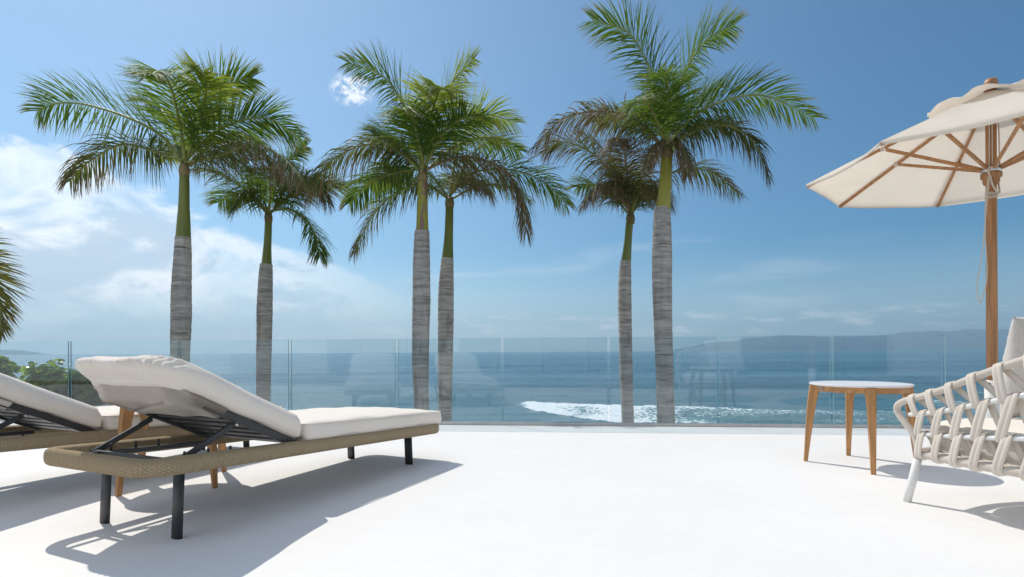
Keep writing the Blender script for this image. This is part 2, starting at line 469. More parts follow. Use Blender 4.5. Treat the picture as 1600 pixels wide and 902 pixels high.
def make_terrain():
    # garden shelf below the deck, then beach running down under the water
    prof = [(-60, -3.4), (6, -3.4), (16, -3.7), (26, -4.8), (40, -7.2), (52, -8.9), (70, -10.2), (140, -14.0)]
    V, Fs = [], []; nx = 60
    for y, z in prof:
        for i in range(nx+1):
            x = -260 + 520*i/nx
            V.append((x, y, z + .25*noise.noise((x*.06, y*.06, 1.0))))
    for r in range(len(prof)-1):
        for i in range(nx):
            a = r*(nx+1)+i; Fs.append((a, a+1, a+nx+2, a+nx+1))
    struct(obj('ground', pydata('ground', V, Fs), 'sand', smooth=True))
make_terrain()

SEA = -9.0
def sea_px(px, py):
    """water point seen at a photo pixel"""
    d = W(px, py, 1.0) - Vector((0, 0, H))
    t = (SEA - H)/d.z
    return Vector((d.x*t, t, SEA))
def smooth01(a, b, x):
    t = max(0., min(1., (x-a)/(b-a))); return t*t*(3-2*t)

# crest line of the breaking wave and the swell behind it (world x -> y)
_c = [sea_px(806, 631), sea_px(860, 635), sea_px(930, 638), sea_px(1000, 640), sea_px(1100, 642), sea_px(1250, 643)]
_f = [sea_px(806, 634), sea_px(850, 645), sea_px(900, 652), sea_px(960, 660), sea_px(1010, 668), sea_px(1100, 690)]
_s = [sea_px(1180, 617), sea_px(1300, 616.5), sea_px(1420, 620), sea_px(1520, 624), sea_px(1700, 628)]
def interp(pts, x):
    if x <= pts[0].x: return pts[0].y
    for a, b in zip(pts, pts[1:]):
        if x <= b.x: return a.y + (b.y-a.y)*(x-a.x)/(b.x-a.x)
    return pts[-1].y
def make_sea():
    rows, cols = 520, 380
    V, Fs, foam = [], [], []
    for r in range(rows+1):
        t = r/rows
        y = 46.0 * (17000/46.0)**(t**1.35)
        for c in range(cols+1):
            u = (c/cols*2-1); u = u*(.35+.65*abs(u))*1.75
            x = u*max(y, 60)
            near = 1-smooth01(150, 900, y)
            h = 0.0; fo = 0.0
            if y < 1400:
                n1 = noise.noise((x*.018, y*.045, 0.)); n2 = noise.noise((x*.09, y*.16, 3.)); n3 = noise.noise((x*.30, y*.42, 9.))
                h = (n1*.38 + n2*.20)*(1-smooth01(500, 1400, y)) + n3*.07*near
            if y < 260:
                wob = 2.2*noise.noise((x*.08, 5, 0)) + .8*noise.noise((x*.35, 8, 0))
                yc = interp(_c, x) + wob*.5
                yf = interp(_f, x) + wob + .6*noise.noise((x*.9, 2, 7.))
                on = smooth01(_c[0].x-1.0, _c[0].x+3, x)
                # breaker: low ridge with a steep shoreward face
                if on > 0:
                    d = y-yc
                    ridge = math.exp(-(d/2.6)**2) if d > 0 else math.exp(-(d/5.0)**2)
                    fade = 1-smooth01(22, 48, x)
                    h += on*.75*ridge*fade
                    inside = smooth01(yf-.5, yf+.6, y)*(1-smooth01(yc+.4, yc+2.2, y))
                    fo = max(fo, on*inside*(.70 + .30*math.exp(-((y-yc)/2.2)**2) + .30*noise.noise((x*.13, y*.2, 6.)) - .55*smooth01(17, 33, x)))
                    h += .22*inside*on*(noise.noise((x*.55, y*.55, 12.)) + .6*noise.noise((x*1.3, y*1.1, 5.)))
                    # spent foam sheet farther right
                    fo = max(fo, (.31+.20*noise.noise((x*.05, y*.16, 3.)))*smooth01(14, 30, x)*(1-smooth01(yc-2, yc+6, y)))
                ys = interp(_s, x) + 2.5*noise.noise((x*.05, 1, 4.))
                onS = smooth01(_s[0].x, _s[0].x+30, x)
                d = y-ys
                ridge = math.exp(-(d/4.0)**2) if d > 0 else math.exp(-(d/2.6)**2)
                h += onS*1.25*ridge
                crest = math.exp(-((d-.4)/.8)**2)
                fo = max(fo, onS*crest*.85*max(0., .35+1.3*noise.noise((x*.10, 2, 2.))))
                fo = max(fo, onS*.42*smooth01(3, 10, -d))
            V.append((x, y, SEA + h)); foam.append(fo)
    for r in range(rows):
        for c in range(cols):
            a = r*(cols+1)+c; Fs.append((a, a+1, a+cols+2, a+cols+1))
    me = pydata('sea', V, Fs)
    at = me.attributes.new('foam', 'FLOAT', 'POINT'); at.data.foreach_set('value', foam)
    mt = bpy.data.materials.new('sea_water'); mt.use_nodes = True
    k = NT(mt.node_tree); tc = k.n('ShaderNodeTexCoord'); v = tc.outputs['Object']
    w1 = k.noise(k.scaled(v, .5, 1.3, .3), 1.0, 7, .66, .4)
    w2 = k.noise(k.scaled(v, .045, .14, .1), 1.0, 5, .6, .3)
    w3 = k.noise(k.scaled(v, .004, .03, .1), 1.0, 5, .6, .4)
    hgt = k.m('ADD', k.m('MULTIPLY', w1, .55), k.m('MULTIPLY', w2, 2.4))
    slick = k.noise(k.scaled(v, .0016, .016, .1, (2, 9, 0)), 1.0, 6, .6, .5)
    bp = k.n('ShaderNodeBump', ins={'Strength': k.ramp(slick, .38, .62, .25, 1.0), 'Distance': 1.05, 'Height': hgt})
    deep = k.mix(k.ramp(w3, .35, .65), (.012, .070, .105), (.034, .130, .170))
    at_ = k.n('ShaderNodeAttribute', attribute_name='foam')
    cells = k.n('ShaderNodeTexVoronoi', feature='DISTANCE_TO_EDGE', ins={'Vector': k.scaled(v, .9, .8, .3), 'Scale': 1.0})
    fn = k.noise(k.scaled(v, .8, 1.5, .6), 1.0, 8, .72, .9)
    lace = k.m('ADD', k.m('MULTIPLY', fn, .9), k.m('MULTIPLY', k.ramp(cells.outputs['Distance'], .22, 0.0), .22))
    thr = k.m('SUBTRACT', 1.02, at_.outputs['Fac'])
    ff = k.ramp(k.m('SUBTRACT', lace, thr), -.06, .20)
    sy = k.n('ShaderNodeSeparateXYZ', ins={0: v}).outputs[1]
    deep = k.mix(k.ramp(sy, 190.0, 70.0, 0.0, .75), deep, (.045, .150, .175))
    shallow = k.mix(k.ramp(at_.outputs['Fac'], .1, .6), deep, (.09, .24, .25))
    wtr = k.n('ShaderNodeBsdfPrincipled', ins={'Base Color': shallow, 'Roughness': .16, 'IOR': 1.333, 'Normal': bp.outputs[0]})
    fb = k.n('ShaderNodeBump', ins={'Strength': .8, 'Distance': .35, 'Height': fn})
    fm = k.n('ShaderNodeBsdfPrincipled', ins={'Base Color': (.78, .80, .81), 'Roughness': .9, 'Normal': fb.outputs[0]})
    mx = k.n('ShaderNodeMixShader', ins={0: ff, 1: wtr.outputs[0], 2: fm.outputs[0]})
    k.n('ShaderNodeOutputMaterial', ins={0: mx.outputs[0]})
    me.materials.append(mt)
    struct(obj('sea', me, None, smooth=True))
make_sea()

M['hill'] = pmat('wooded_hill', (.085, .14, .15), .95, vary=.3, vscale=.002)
def make_hills(name, prof_px, D, depth, seed):
    """far coast: prof_px gives the skyline (photo x, y)"""
    n = 160; rows = 10; V, Fs = [], []
    xs = [p[0] for p in prof_px]
    for r in range(rows+1):
        t = r/rows
        for i in range(n+1):
            px = xs[0]+(xs[-1]-xs[0])*i/n
            for a, b in zip(prof_px, prof_px[1:]):
                if px <= b[0]+1e-6: break
            f = (px-a[0])/(b[0]-a[0]); f = f*f*(3-2*f); py = a[1]+(b[1]-a[1])*f
            q = W(px, py, D); top = max(0, q.z - SEA)
            top *= 1+.10*noise.noise((px*.03, seed, 0))+.06*noise.noise((px*.11, seed, 2))
            sh = math.sin(min(1, t*1.0)*PI)**.8
            y = D + (t-.5)*depth
            z = SEA-6 + (top+6)*sh*(1+.25*noise.noise((px*.05, t*3, seed))*(1-sh))
            V.append((q.x*y/D, y, z))
    for r in range(rows):
        for i in range(n):
            a = r*(n+1)+i; Fs.append((a, a+1, a+n+2, a+n+1))
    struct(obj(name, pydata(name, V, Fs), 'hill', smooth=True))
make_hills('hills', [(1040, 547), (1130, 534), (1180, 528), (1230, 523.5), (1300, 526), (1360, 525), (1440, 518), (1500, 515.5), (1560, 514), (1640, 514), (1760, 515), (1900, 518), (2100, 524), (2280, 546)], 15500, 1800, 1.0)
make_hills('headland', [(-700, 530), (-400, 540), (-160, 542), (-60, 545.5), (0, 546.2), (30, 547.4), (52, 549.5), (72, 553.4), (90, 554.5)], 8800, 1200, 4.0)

# ================================================================== GLASS BALUSTRADE
def make_balustrade():
    t = thing('glass_balustrade', 'frameless clear glass balustrade along the far edge of the white deck', 'balustrade', (0, 0, 0))
    J = []
    for px in (109, 280, 453, 620, 785, 951, 1122, 1299, 1474):
        u = (px-800)/FPX; J.append(5.813*u/(1+FS*u))
    J = [J[0]-1.34*k for k in (4, 3, 2, 1)] + J + [J[-1]+1.07*k for k in (1, 2, 3, 4)]
    d = Vector((1, -FS, 0)).normalized(); nrm = Vector((FS, 1, 0)).normalized()
    gap, th = .016, .0135
    for a, b in zip(J, J[1:]):
        A = Vector((a, fence_y(a), 0)) + d*gap; B = Vector((b, fence_y(b), 0)) - d*gap
        bm = new_bm()
        q = []
        for z in (-.06, .926):
            for p in (A - nrm*th/2, B - nrm*th/2, B + nrm*th/2, A + nrm*th/2): q.append(bm.verts.new((p.x, p.y, z)))
        for idx, mi in (((0, 1, 5, 4), 0), ((2, 3, 7, 6), 0), ((4, 5, 6, 7), 1), ((1, 2, 6, 5), 1), ((3, 0, 4, 7), 1), ((3, 2, 1, 0), 1)):
            f = bm.faces.new([q[i] for i in idx]); f.material_index = mi
        obj('glass_panel', bm, ['glass', 'glass_edge'], t)
    bm = new_bm()
    A = Vector((-12.5, fence_y(-12.5), 0)); B = Vector((12.5, fence_y(12.5), 0))
    for s in (-1, 1):
        bar(bm, A + nrm*s*.020 + Vector((0, 0, .016)), B + nrm*s*.020 + Vector((0, 0, .016)), .018, .030, .002)
    obj('base_channel', bm, 'channel', t)
make_balustrade()

# ================================================================== PALMS
def make_frond(palm, base, pts, kind, lmax=.66, roll=.0, droop=.55, npair=78, spread=1.0, rng=None, width=.030, bare=.10, both=True):
    """pts: world points of the midrib; leaflets set along both sides"""
    rng = rng or random
    if kind in ('leaf_old', 'leaf_dry'): droop *= 1.6; lmax *= 1.22; npair = int(npair*1.6); width *= .68
    else: lmax *= 1.14; npair = int(npair*1.55); width *= .68
    R = [p - base for p in spline(pts, 46)]
    n = len(R)
    old = kind in ('leaf_old', 'leaf_dry')
    L = sum((R[i+1]-R[i]).length for i in range(n-1))
    rad = [.026*(1-i/(n-1))**.8*(L/3.0)**.5 + .004 for i in range(n)]
    V, Fs, al, re = [], [], [], []
    for i in range(npair):
        t = bare + (1-bare)*(i+.5)/npair
        k = t*(n-1); a = min(int(k), n-2); f = k-a
        p = R[a].lerp(R[a+1], f); T = (R[a+1]-R[a]).normalized()
        S = T.cross(Vector((0, 0, 1)))
        if S.length < .15: S = T.cross(Vector((0, 1, .2)))
        S.normalize(); N = S.cross(T)
        q = Matrix.Rotation(roll*(.4+.6*t), 3, T)
        S = q @ S; N = q @ N
        prof = (min(1, (t-bare)/.16+.42)) * (1-.60*max(0, (t-.55)/.45)**1.6)
        for s in (-1, 1):
            if not both and rng.random() < .5: continue
            if old and rng.random() < .08: continue
            ln = lmax*prof*rng.uniform(.82, 1.1)
            ang = math.radians(62-34*t**1.5 + rng.uniform(-8, 8))*spread
            lift = rng.choice((.42, .10, -.22)) + rng.uniform(-.16, .16)
            d = (T*math.cos(ang) + S*s*math.sin(ang) + N*lift*math.sin(ang)).normalized()
            wv = d.cross(N*math.cos(rng.uniform(-.7, .7)) + S*rng.uniform(-.6, .6)).normalized()
            w = width*rng.uniform(.75, 1.2)*(.62+.38*prof)
            pos = p.copy(); dr = droop*rng.uniform(.6, 1.45); nseg = 5
            curl = Vector((rng.uniform(-1, 1), rng.uniform(-1, 1), rng.uniform(-.6, .2)))*(.35 if old else .06)
            b0 = len(V)
            for j in range(nseg+1):
                g = j/nseg
                ww = w*(.55 if j == 0 else (1.0 if j < 3 else (1-g)*2.2+.04))*.5
                if old and j >= 3: ww *= .7
                V.append(pos - wv*ww); V.append(pos + wv*ww)
                al += [g, g]; re += [t, t]
                d = (d + Vector((0, 0, -1))*dr*(.10+.42*g) + curl*g*.5).normalized()
                wv = (wv - d*wv.dot(d)).normalized()
                pos = pos + d*(ln/nseg)
            for j in range(nseg):
                Fs.append((b0+2*j, b0+2*j+1, b0+2*j+3, b0+2*j+2))
    me = pydata('frond', V, Fs)
    me.attributes.new('along', 'FLOAT', 'POINT').data.foreach_set('value', al)
    me.attributes.new('reach', 'FLOAT', 'POINT').data.foreach_set('value', re)
    fo = obj('frond', me, kind, palm)
    tube('rachis', R, rad, 'rachis_old' if kind == 'leaf_dry' else 'rachis', fo, 6)
    return fo

def make_palm(label, Y, trunk_px, shaft_px, shaft_mat_, fronds, fill, seed, group='royal palms beyond the glass', ground=-3.6, lmax=.66):
    rng = random.Random(seed)
    x, y, w = trunk_px[-1]
    foot = W(x, y, Y); base = Vector((foot.x, Y, ground))
    palm = thing('palm_tree', label, 'palm tree', base, 0, group)
    # trunk: from the pixels measured on it, carried on down to the ground
    mpp = Y/FPX / math.sqrt(1 + ((x-800)/FPX)**2)        # a round trunk looks wider off the lens axis
    C = [(W(px, py, Y), wd*mpp/2) for px, py, wd in trunk_px]
    last, lr = C[-1]
    C += [(Vector((last.x, Y, (last.z+ground)/2)), lr*1.04), (Vector((last.x, Y, ground+.25)), lr*1.16), (Vector((last.x, Y, ground-.2)), lr*1.35)]
    ctrl = [Vector((p.x, p.z, r)) for p, r in C]
    sm = spline(ctrl, 240)
    P, Rr = [], []
    for i, q in enumerate(sm):
        ring = 1 + .012*math.sin(q.y*2*PI/.13 + 3*noise.noise((seed, 0, q.y*2))) + .022*noise.noise((0, 0, q.y*9+seed)) + .02*noise.noise((0, 4, q.y*2.2+seed))
        P.append(Vector((q.x, Y, q.y)) - base); Rr.append(max(.02, q.z)*ring)
    tube('trunk', P, Rr, 'trunk', palm, 20)
    S = [(W(px, py, Y), wd*mpp/2) for px, py, wd in shaft_px]
    sm = spline([Vector((p.x, p.z, r)) for p, r in S], 40)
    tube('crownshaft', [Vector((q.x, Y, q.y)) - base for q in sm], [q.z for q in sm], shaft_mat_, palm, 18)
    top = S[0][0]
    # brown husk collar under the lowest fronds
    hb = [top + Vector((0, 0, .06)) - base, top - Vector((0, 0, .05)) - base, top - Vector((0, 0, .16)) - base]
    tube('husk', hb, [S[0][1]*.9, S[0][1]*1.25, S[0][1]*1.08], 'rachis_old', palm, 12)
    for fr in fronds:
        pts, dy, kind = fr[0], fr[1], fr[2]; kw = dict(fr[3]) if len(fr) > 3 else {}
        n = len(pts); q = []
        for i, (px, py) in enumerate(pts):
            t = i/(n-1); q.append(W(px, py, Y + dy*t**1.25))
        q[0] = top + Vector((rng.uniform(-.03, .03), rng.uniform(-.05, .05), rng.uniform(-.02, .12)))
        kw.setdefault('lmax', lmax)
        make_frond(palm, base, q, kind, rng=rng, **kw).location = (0, 0, 0)
        palm.children[-1].location = (0, 0, 0)
    for azd, el, ln, kind in fill:
        a = math.radians(azd); d = Vector((math.sin(a), math.cos(a), 0))
        q = []
        for i in range(5):
            t = i/4
            q.append(top + d*ln*(t*math.cos(math.radians(el))) + Vector((0, 0, ln*(t*math.sin(math.radians(el)) - .55*t**2.4*math.cos(math.radians(el))))))
        make_frond(palm, base, q, kind, lmax=lmax, rng=rng, droop=.5, roll=rng.uniform(-.5, .5))
    return palm

G, YG, OLD, DRY = 'leaf_green', 'leaf_young', 'leaf_old', 'leaf_dry'
make_palm('royal palm nearest the left, standing behind the sun lounger backrest', 9.6,
    [(286, 371, 26), (285.5, 400, 29), (283.5, 450, 33), (283, 500, 34), (281.5, 550, 32), (281, 610, 32), (281, 660, 33)],
    [(288, 262, 15), (288, 290, 17), (287.5, 320, 18.5), (287, 345, 22), (286.3, 373, 25.5)], 'shaft_green',
    [([(288, 258), (255, 215), (205, 186), (136, 164), (88, 162), (58, 174)], .3, G, dict(roll=1.1, droop=.35, lmax=.74)),
     ([(286, 255), (280, 190), (268, 140), (252, 113), (236, 116)], -2.0, G, dict(roll=.1, droop=.4, lmax=.70)),
     ([(290, 255), (304, 205), (330, 155), (362, 130), (394, 122)], .6, G, dict(roll=-.9, droop=.3)),
     ([(292, 255), (325, 215), (372, 190), (420, 186), (468, 214)], .4, G, dict(roll=-.9, droop=.4)),
     ([(292, 262), (335, 246), (395, 226), (440, 245), (474, 282)], -1.3, OLD, dict(roll=-.2, droop=1.1, lmax=.78, npair=95)),
     ([(290, 262), (330, 240), (370, 226), (410, 240), (436, 275)], .9, OLD, dict(roll=.2, droop=1.0, lmax=.72)),
     ([(284, 262), (240, 236), (190, 226), (140, 252), (108, 284)], .2, OLD, dict(roll=.6, droop=.9, lmax=.66)),
     ([(286, 255), (262, 190), (245, 165), (225, 160)], 1.3, G, dict(roll=.6)),
     ([(290, 255), (312, 190), (322, 140), (318, 112)], -.9, YG, dict(roll=-.5, droop=.35))],
    [(20, 50, 2.6, G), (-40, 42, 2.6, YG)], 3)
make_palm('small royal palm half hidden behind its left neighbour, frond hanging right', 11.5,
    [(416, 413, 20), (415, 435, 23), (413.5, 480, 25.5), (413, 520, 25), (412, 570, 24), (411.5, 620, 23), (411.5, 660, 23)],
    [(419.5, 336, 11), (419, 360, 12), (417.8, 385, 13), (416.5, 414, 17)], 'shaft_green',
    [([(421, 332), (455, 328), (482, 348), (495, 376), (499, 402)], -.5, G, dict(roll=-.3, droop=.7, lmax=.60)),
     ([(418, 330), (396, 306), (380, 306), (366, 322)], -.6, G, dict(roll=.6, droop=.7, lmax=.62)),
     ([(420, 328), (436, 280), (456, 246), (478, 230)], .6, G, dict(roll=-.9, droop=.3, lmax=.55)),
     ([(421, 330), (452, 290), (488, 280), (515, 318)], .3, OLD, dict(roll=-.6, droop=.8, lmax=.62)),
     ([(418, 330), (400, 280), (382, 258), (360, 250)], .8, G, dict(roll=.7, droop=.5)),
     ([(419, 330), (422, 290), (415, 268), (405, 262)], -1.6, G, dict(roll=.3, droop=.6))],
    [(30, 50, 2.2, G), (-60, 40, 2.3, G), (80, 45, 2.2, G), (-110, 50, 2.0, G)], 5, lmax=.68)
make_palm('royal palm with brown peeling crownshaft and pale yellow-green top', 9.9,
    [(659.5, 361, 23), (659, 385, 25.5), (658.5, 420, 27.5), (658.5, 470, 28.5), (657.5, 520, 27.5), (657, 570, 26.5), (658, 620, 24), (659, 665, 24)],
    [(660.5, 272, 14), (660.5, 300, 16), (660, 330, 17.5), (659.8, 362, 20)], 'shaft_brown',
    [([(659, 262), (644, 200), (626, 155), (594, 116), (543, 98)], .3, G, dict(roll=.8, droop=.35, lmax=.68)),
     ([(661, 262), (668, 205), (680, 158), (688, 140), (692, 138)], -1.3, YG, dict(roll=.0, droop=.55, lmax=.72, npair=95)),
     ([(662, 262), (682, 190), (708, 128), (741, 92)], .7, YG, dict(roll=-.8, droop=.25, lmax=.62)),
     ([(658, 266), (622, 236), (572, 226), (515, 254), (480, 312)], -.4, OLD, dict(roll=.3, droop=1.05, lmax=.72, npair=95)),
     ([(658, 264), (630, 232), (606, 212), (584, 206)], .9, G, dict(roll=.6, droop=.3, lmax=.55)),
     ([(663, 266), (716, 246), (775, 258), (812, 300), (822, 362)], -.7, DRY, dict(roll=-.3, droop=1.2, lmax=.70, npair=95)),
     ([(658, 266), (618, 270), (575, 288), (546, 318)], .8, G, dict(roll=.4, droop=.8, lmax=.62)),
     ([(663, 262), (690, 210), (724, 185), (758, 182)], -1.0, G, dict(roll=-.4, droop=.5)),
     ([(660, 262), (650, 205), (640, 175), (622, 170)], -1.6, G, dict(roll=.3, droop=.5))],
    [(10, 55, 2.4, G), (-50, 50, 2.4, G), (60, 48, 2.4, YG)], 7)
make_palm('royal palm with slim trunk and bright green crownshaft, behind the peeling one', 11.7,
    [(699, 404, 19), (698, 425, 22), (696.8, 460, 24.5), (696.5, 500, 25), (696, 550, 24), (695.5, 600, 22.5), (695, 665, 21.5)],
    [(702.5, 313, 12), (702, 340, 13), (701, 370, 14), (699.3, 405, 18.5)], 'shaft_green',
    [([(702, 306), (712, 250), (730, 200), (760, 180), (805, 192)], .3, YG, dict(roll=-.8, droop=.4, lmax=.74)),
     ([(703, 308), (740, 270), (800, 266), (850, 285), (886, 320)], .3, G, dict(roll=-.6, droop=.6, lmax=.74)),
     ([(701, 308), (660, 288), (612, 306), (574, 350), (553, 396)], .2, OLD, dict(roll=.3, droop=.75, lmax=.62)),
     ([(704, 304), (735, 246), (768, 222), (812, 236)], .9, G, dict(roll=-.5, droop=.6, lmax=.72)),
     ([(700, 306), (668, 270), (620, 262), (582, 286)], .8, G, dict(roll=.5, droop=.7, lmax=.70)),
     ([(703, 306), (722, 280), (745, 280), (765, 300)], -1.4, OLD, dict(roll=-.3, droop=.9))],
    [(0, 50, 2.2, G), (60, 35, 2.4, G), (-70, 40, 2.4, YG)], 9)
make_palm('shorter royal palm with withered crown, left of the tallest palm', 11.7,
    [(977.5, 408, 17), (976.5, 430, 20), (976, 470, 21.5), (977, 520, 21), (978, 570, 21), (979.5, 620, 20), (981, 665, 19.5)],
    [(985, 338, 12), (983, 355, 12), (981, 380, 12.5), (978.2, 409, 16)], 'shaft_green',
    [([(984, 334), (964, 285), (926, 240), (880, 222), (852, 236)], .2, OLD, dict(roll=.5, droop=.6, lmax=.66)),
     ([(986, 334), (1020, 290), (1068, 264), (1112, 270), (1153, 302)], .2, OLD, dict(roll=-.4, droop=.75, lmax=.66)),
     ([(983, 332), (980, 275), (974, 230), (962, 215)], -1.4, DRY, dict(roll=.0, droop=1.0, lmax=.74, npair=100)),
     ([(985, 332), (1000, 280), (1022, 240), (1050, 230)], .6, OLD, dict(roll=-.4, droop=.7, lmax=.7)),
     ([(984, 332), (966, 270), (940, 232), (906, 205)], .9, OLD, dict(roll=.5, droop=.6, lmax=.7)),
     ([(984, 332), (960, 296), (934, 292), (912, 318)], -.8, DRY, dict(roll=.3, droop=.9, lmax=.60)),
     ([(985, 332), (1002, 296), (1026, 292), (1046, 318)], -1.0, OLD, dict(roll=-.3, droop=.9, lmax=.64))],
    [(0, 62, 2.2, G), (-40, 50, 2.4, G), (40, 45, 2.2, OLD)], 13, lmax=.66)
make_palm('tallest royal palm, thick pale trunk and yellow-green crownshaft, right of the others', 9.9,
    [(1034.5, 325, 25), (1034.5, 345, 28), (1034.5, 390, 31), (1034.5, 440, 31.5), (1035.5, 490, 29.5), (1037, 540, 28.5), (1039, 600, 28), (1040.5, 665, 28.5)],
    [(1042, 236, 17), (1041, 262, 19), (1039, 295, 20), (1036, 327, 23.5)], 'shaft_yellow',
    [([(1040, 226), (1030, 160), (1012, 100), (980, 50), (926, 32)], .2, G, dict(roll=.8, droop=.3, lmax=.76)),
     ([(1042, 226), (1054, 160), (1075, 105), (1105, 62), (1148, 40)], .3, G, dict(roll=-.8, droop=.3, lmax=.74, npair=90)),
     ([(1043, 226), (1080, 185), (1130, 158), (1195, 150), (1272, 184)], .1, G, dict(roll=-.9, droop=.45, lmax=.72)),
     ([(1043, 228), (1085, 205), (1135, 196), (1178, 222), (1202, 278)], -.3, OLD, dict(roll=-.3, droop=.95, lmax=.58, npair=90)),
     ([(1039, 228), (1000, 192), (945, 174), (880, 186), (833, 232)], -.4, DRY, dict(roll=.4, droop=.95, lmax=.66, npair=95)),
     ([(1040, 226), (1022, 180), (1006, 158), (988, 160)], -1.9, G, dict(roll=.3, droop=.55, lmax=.62)),
     ([(1041, 226), (1046, 165), (1042, 130), (1030, 110)], -1.5, G, dict(roll=.1, droop=.5, lmax=.66)),
     ([(1042, 226), (1075, 170), (1095, 150), (1120, 140)], 1.2, G, dict(roll=-.6, droop=.4)),
     ([(1043, 230), (1058, 222), (1070, 240), (1074, 275)], -.5, DRY, dict(roll=-.1, droop=1.3, lmax=.42, npair=60)),
     ([(1040, 230), (1026, 224), (1016, 240), (1010, 262)], -.5, DRY, dict(roll=.1, droop=1.3, lmax=.36, npair=50))],
    [(15, 60, 2.4, G), (-45, 50, 2.4, G), (60, 45, 2.4, G)], 17)
make_palm('palm mostly outside the photo, one yellow-green frond drooping in at the left edge', 7.9,
    [(-190, 360, 26), (-192, 460, 26), (-195, 560, 26), (-198, 660, 27)],
    [(-186, 312, 16), (-187, 335, 18), (-189, 362, 24)], 'shaft_green',
    [([(-186, 306), (-120, 330), (-50, 372), (-12, 425), (0, 475), (2, 520)], -.2, 'leaf_coco', dict(roll=-2.0, droop=.16, lmax=.52, npair=125, width=.030)),
     ([(-186, 306), (-240, 290), (-300, 320), (-340, 390)], .3, G),
     ([(-186, 306), (-220, 230), (-270, 190), (-330, 190)], .3, G),
     ([(-186, 306), (-170, 240), (-150, 200), (-120, 190)], 1.2, G)],
    [(-60, 40, 2.2, G)], 21) if M.setdefault('leaf_coco', leaf_mat('coco_leaf', ((.08, .11, .018), (.17, .16, .026)), (.38, .36, .045), BROWN, .86, .0, .5)) else None

# ================================================================== SHRUBS AND PLANTER
def make_planter():
    t = thing('planter_wall', 'low grey planter wall beyond the glass at the left', 'planter', (-7.62, 7.68, -3.5))
    bm = new_bm()
    for c, s in (((0, -.72, 1.80), (4.6, .16, 3.6)), ((0, .72, 1.80), (4.6, .16, 3.6)), ((-2.22, 0, 1.80), (.16, 1.28, 3.6)), ((2.22, 0, 1.80), (.16, 1.28, 3.6))):
        box(bm, c, s, None, .01)
    obj('wall', bm, 'stone', t)
    bm = new_bm(); box(bm, (0, 0, 1.75), (4.27, 1.27, 3.4)); obj('soil', bm, 'soil', t)
make_planter()

def make_shrub(label, c, rx, rz, nleaf, seed, base_z):
    rng = random.Random(seed)
    base = Vector((c.x, c.y, base_z))
    t = thing('sea_grape_shrub', label, 'shrub', base, 0, 'shrubs beyond the glass')
    cz = c.z - base_z
    tips = []
    for i in range(9):
        a = rng.uniform(0, 2*PI); r = rx*rng.uniform(.2, .8)
        e = Vector((math.cos(a)*r, math.sin(a)*r*.8, cz + rng.uniform(-.2, .8)*rz))
        m = Vector((e.x*.45, e.y*.45, e.z*.5))
        tube('stem', spline([Vector((e.x*.1, e.y*.1, -.06)), m, e], 8), [.016-.0016*j for j in range(8)], 'stem', t, 6)
        tips.append(e)
    V, Fs = [], []
    for i in range(nleaf//13):
        u = rng.uniform(-1, 1); a = rng.uniform(0, 2*PI); q = math.sqrt(1-u*u); f = rng.uniform(.35, 1.0)**.6 * rng.choice((.8, 1.0, 1.0, 1.22))
        tip = Vector((math.cos(a)*q*rx*f, math.sin(a)*q*rx*.8*f, cz + u*rz*f))
        ax_ = (Vector((tip.x, tip.y, (tip.z-cz)*.6))*1.5 + Vector((rng.uniform(-.3, .3), rng.uniform(-.3, .3), .55))).normalized()
        for n_ in range(13):                                        # rosette of round leaves at a shoot's end
            d = Vector((rng.gauss(0, 1), rng.gauss(0, 1), rng.gauss(0, 1))).normalized()
            d = (d + ax_*.55).normalized()
            p = tip + d*rng.uniform(.035, .10) - ax_*rng.uniform(0, .10)
            nrm = (d*.35 + ax_*.4 + Vector((rng.uniform(-.7, .7), rng.uniform(-.7, .7), rng.uniform(-.1, .9)))).normalized()
            x = nrm.cross(Vector((rng.uniform(-1, 1), rng.uniform(-1, 1), rng.uniform(-1, 1)))).normalized(); y = nrm.cross(x)
            s = rng.uniform(.028, .055); b0 = len(V)
            V.append(p - nrm*s*.22)
            for j in range(8):
                a_ = 2*PI*j/8; rr = s*(1.0 if j else .80)
                V.append(p + x*math.cos(a_)*rr + y*math.sin(a_)*rr*.92 + nrm*s*.16*abs(math.cos(a_)))
            for j in range(8): Fs.append((b0, b0+1+j, b0+1+(j+1) % 8))
    fo = obj('foliage', pydata('foliage', V, Fs), 'shrub_leaf', t); fo['kind'] = 'stuff'
SH = [('sea grape shrub at the far left edge of the photo', (-2, 592, 7.75), .22, .30, 1000, 31),
      ('largest sea grape shrub, in front of the glass joint at the left', (76, 600, 7.65), .34, .27, 1500, 32),
      ('sea grape shrub right of the glass joint, partly behind the lounger backrest', (142, 604, 7.75), .34, .27, 1300, 33),
      ('low sea grape shrub between the two taller ones at the left', (34, 620, 7.45), .36, .17, 900, 34)]
for lb, (px, py, Y), rx, rz, nl, sd in SH:
    make_shrub(lb, W(px, py, Y), rx, rz, nl, sd, -.06)

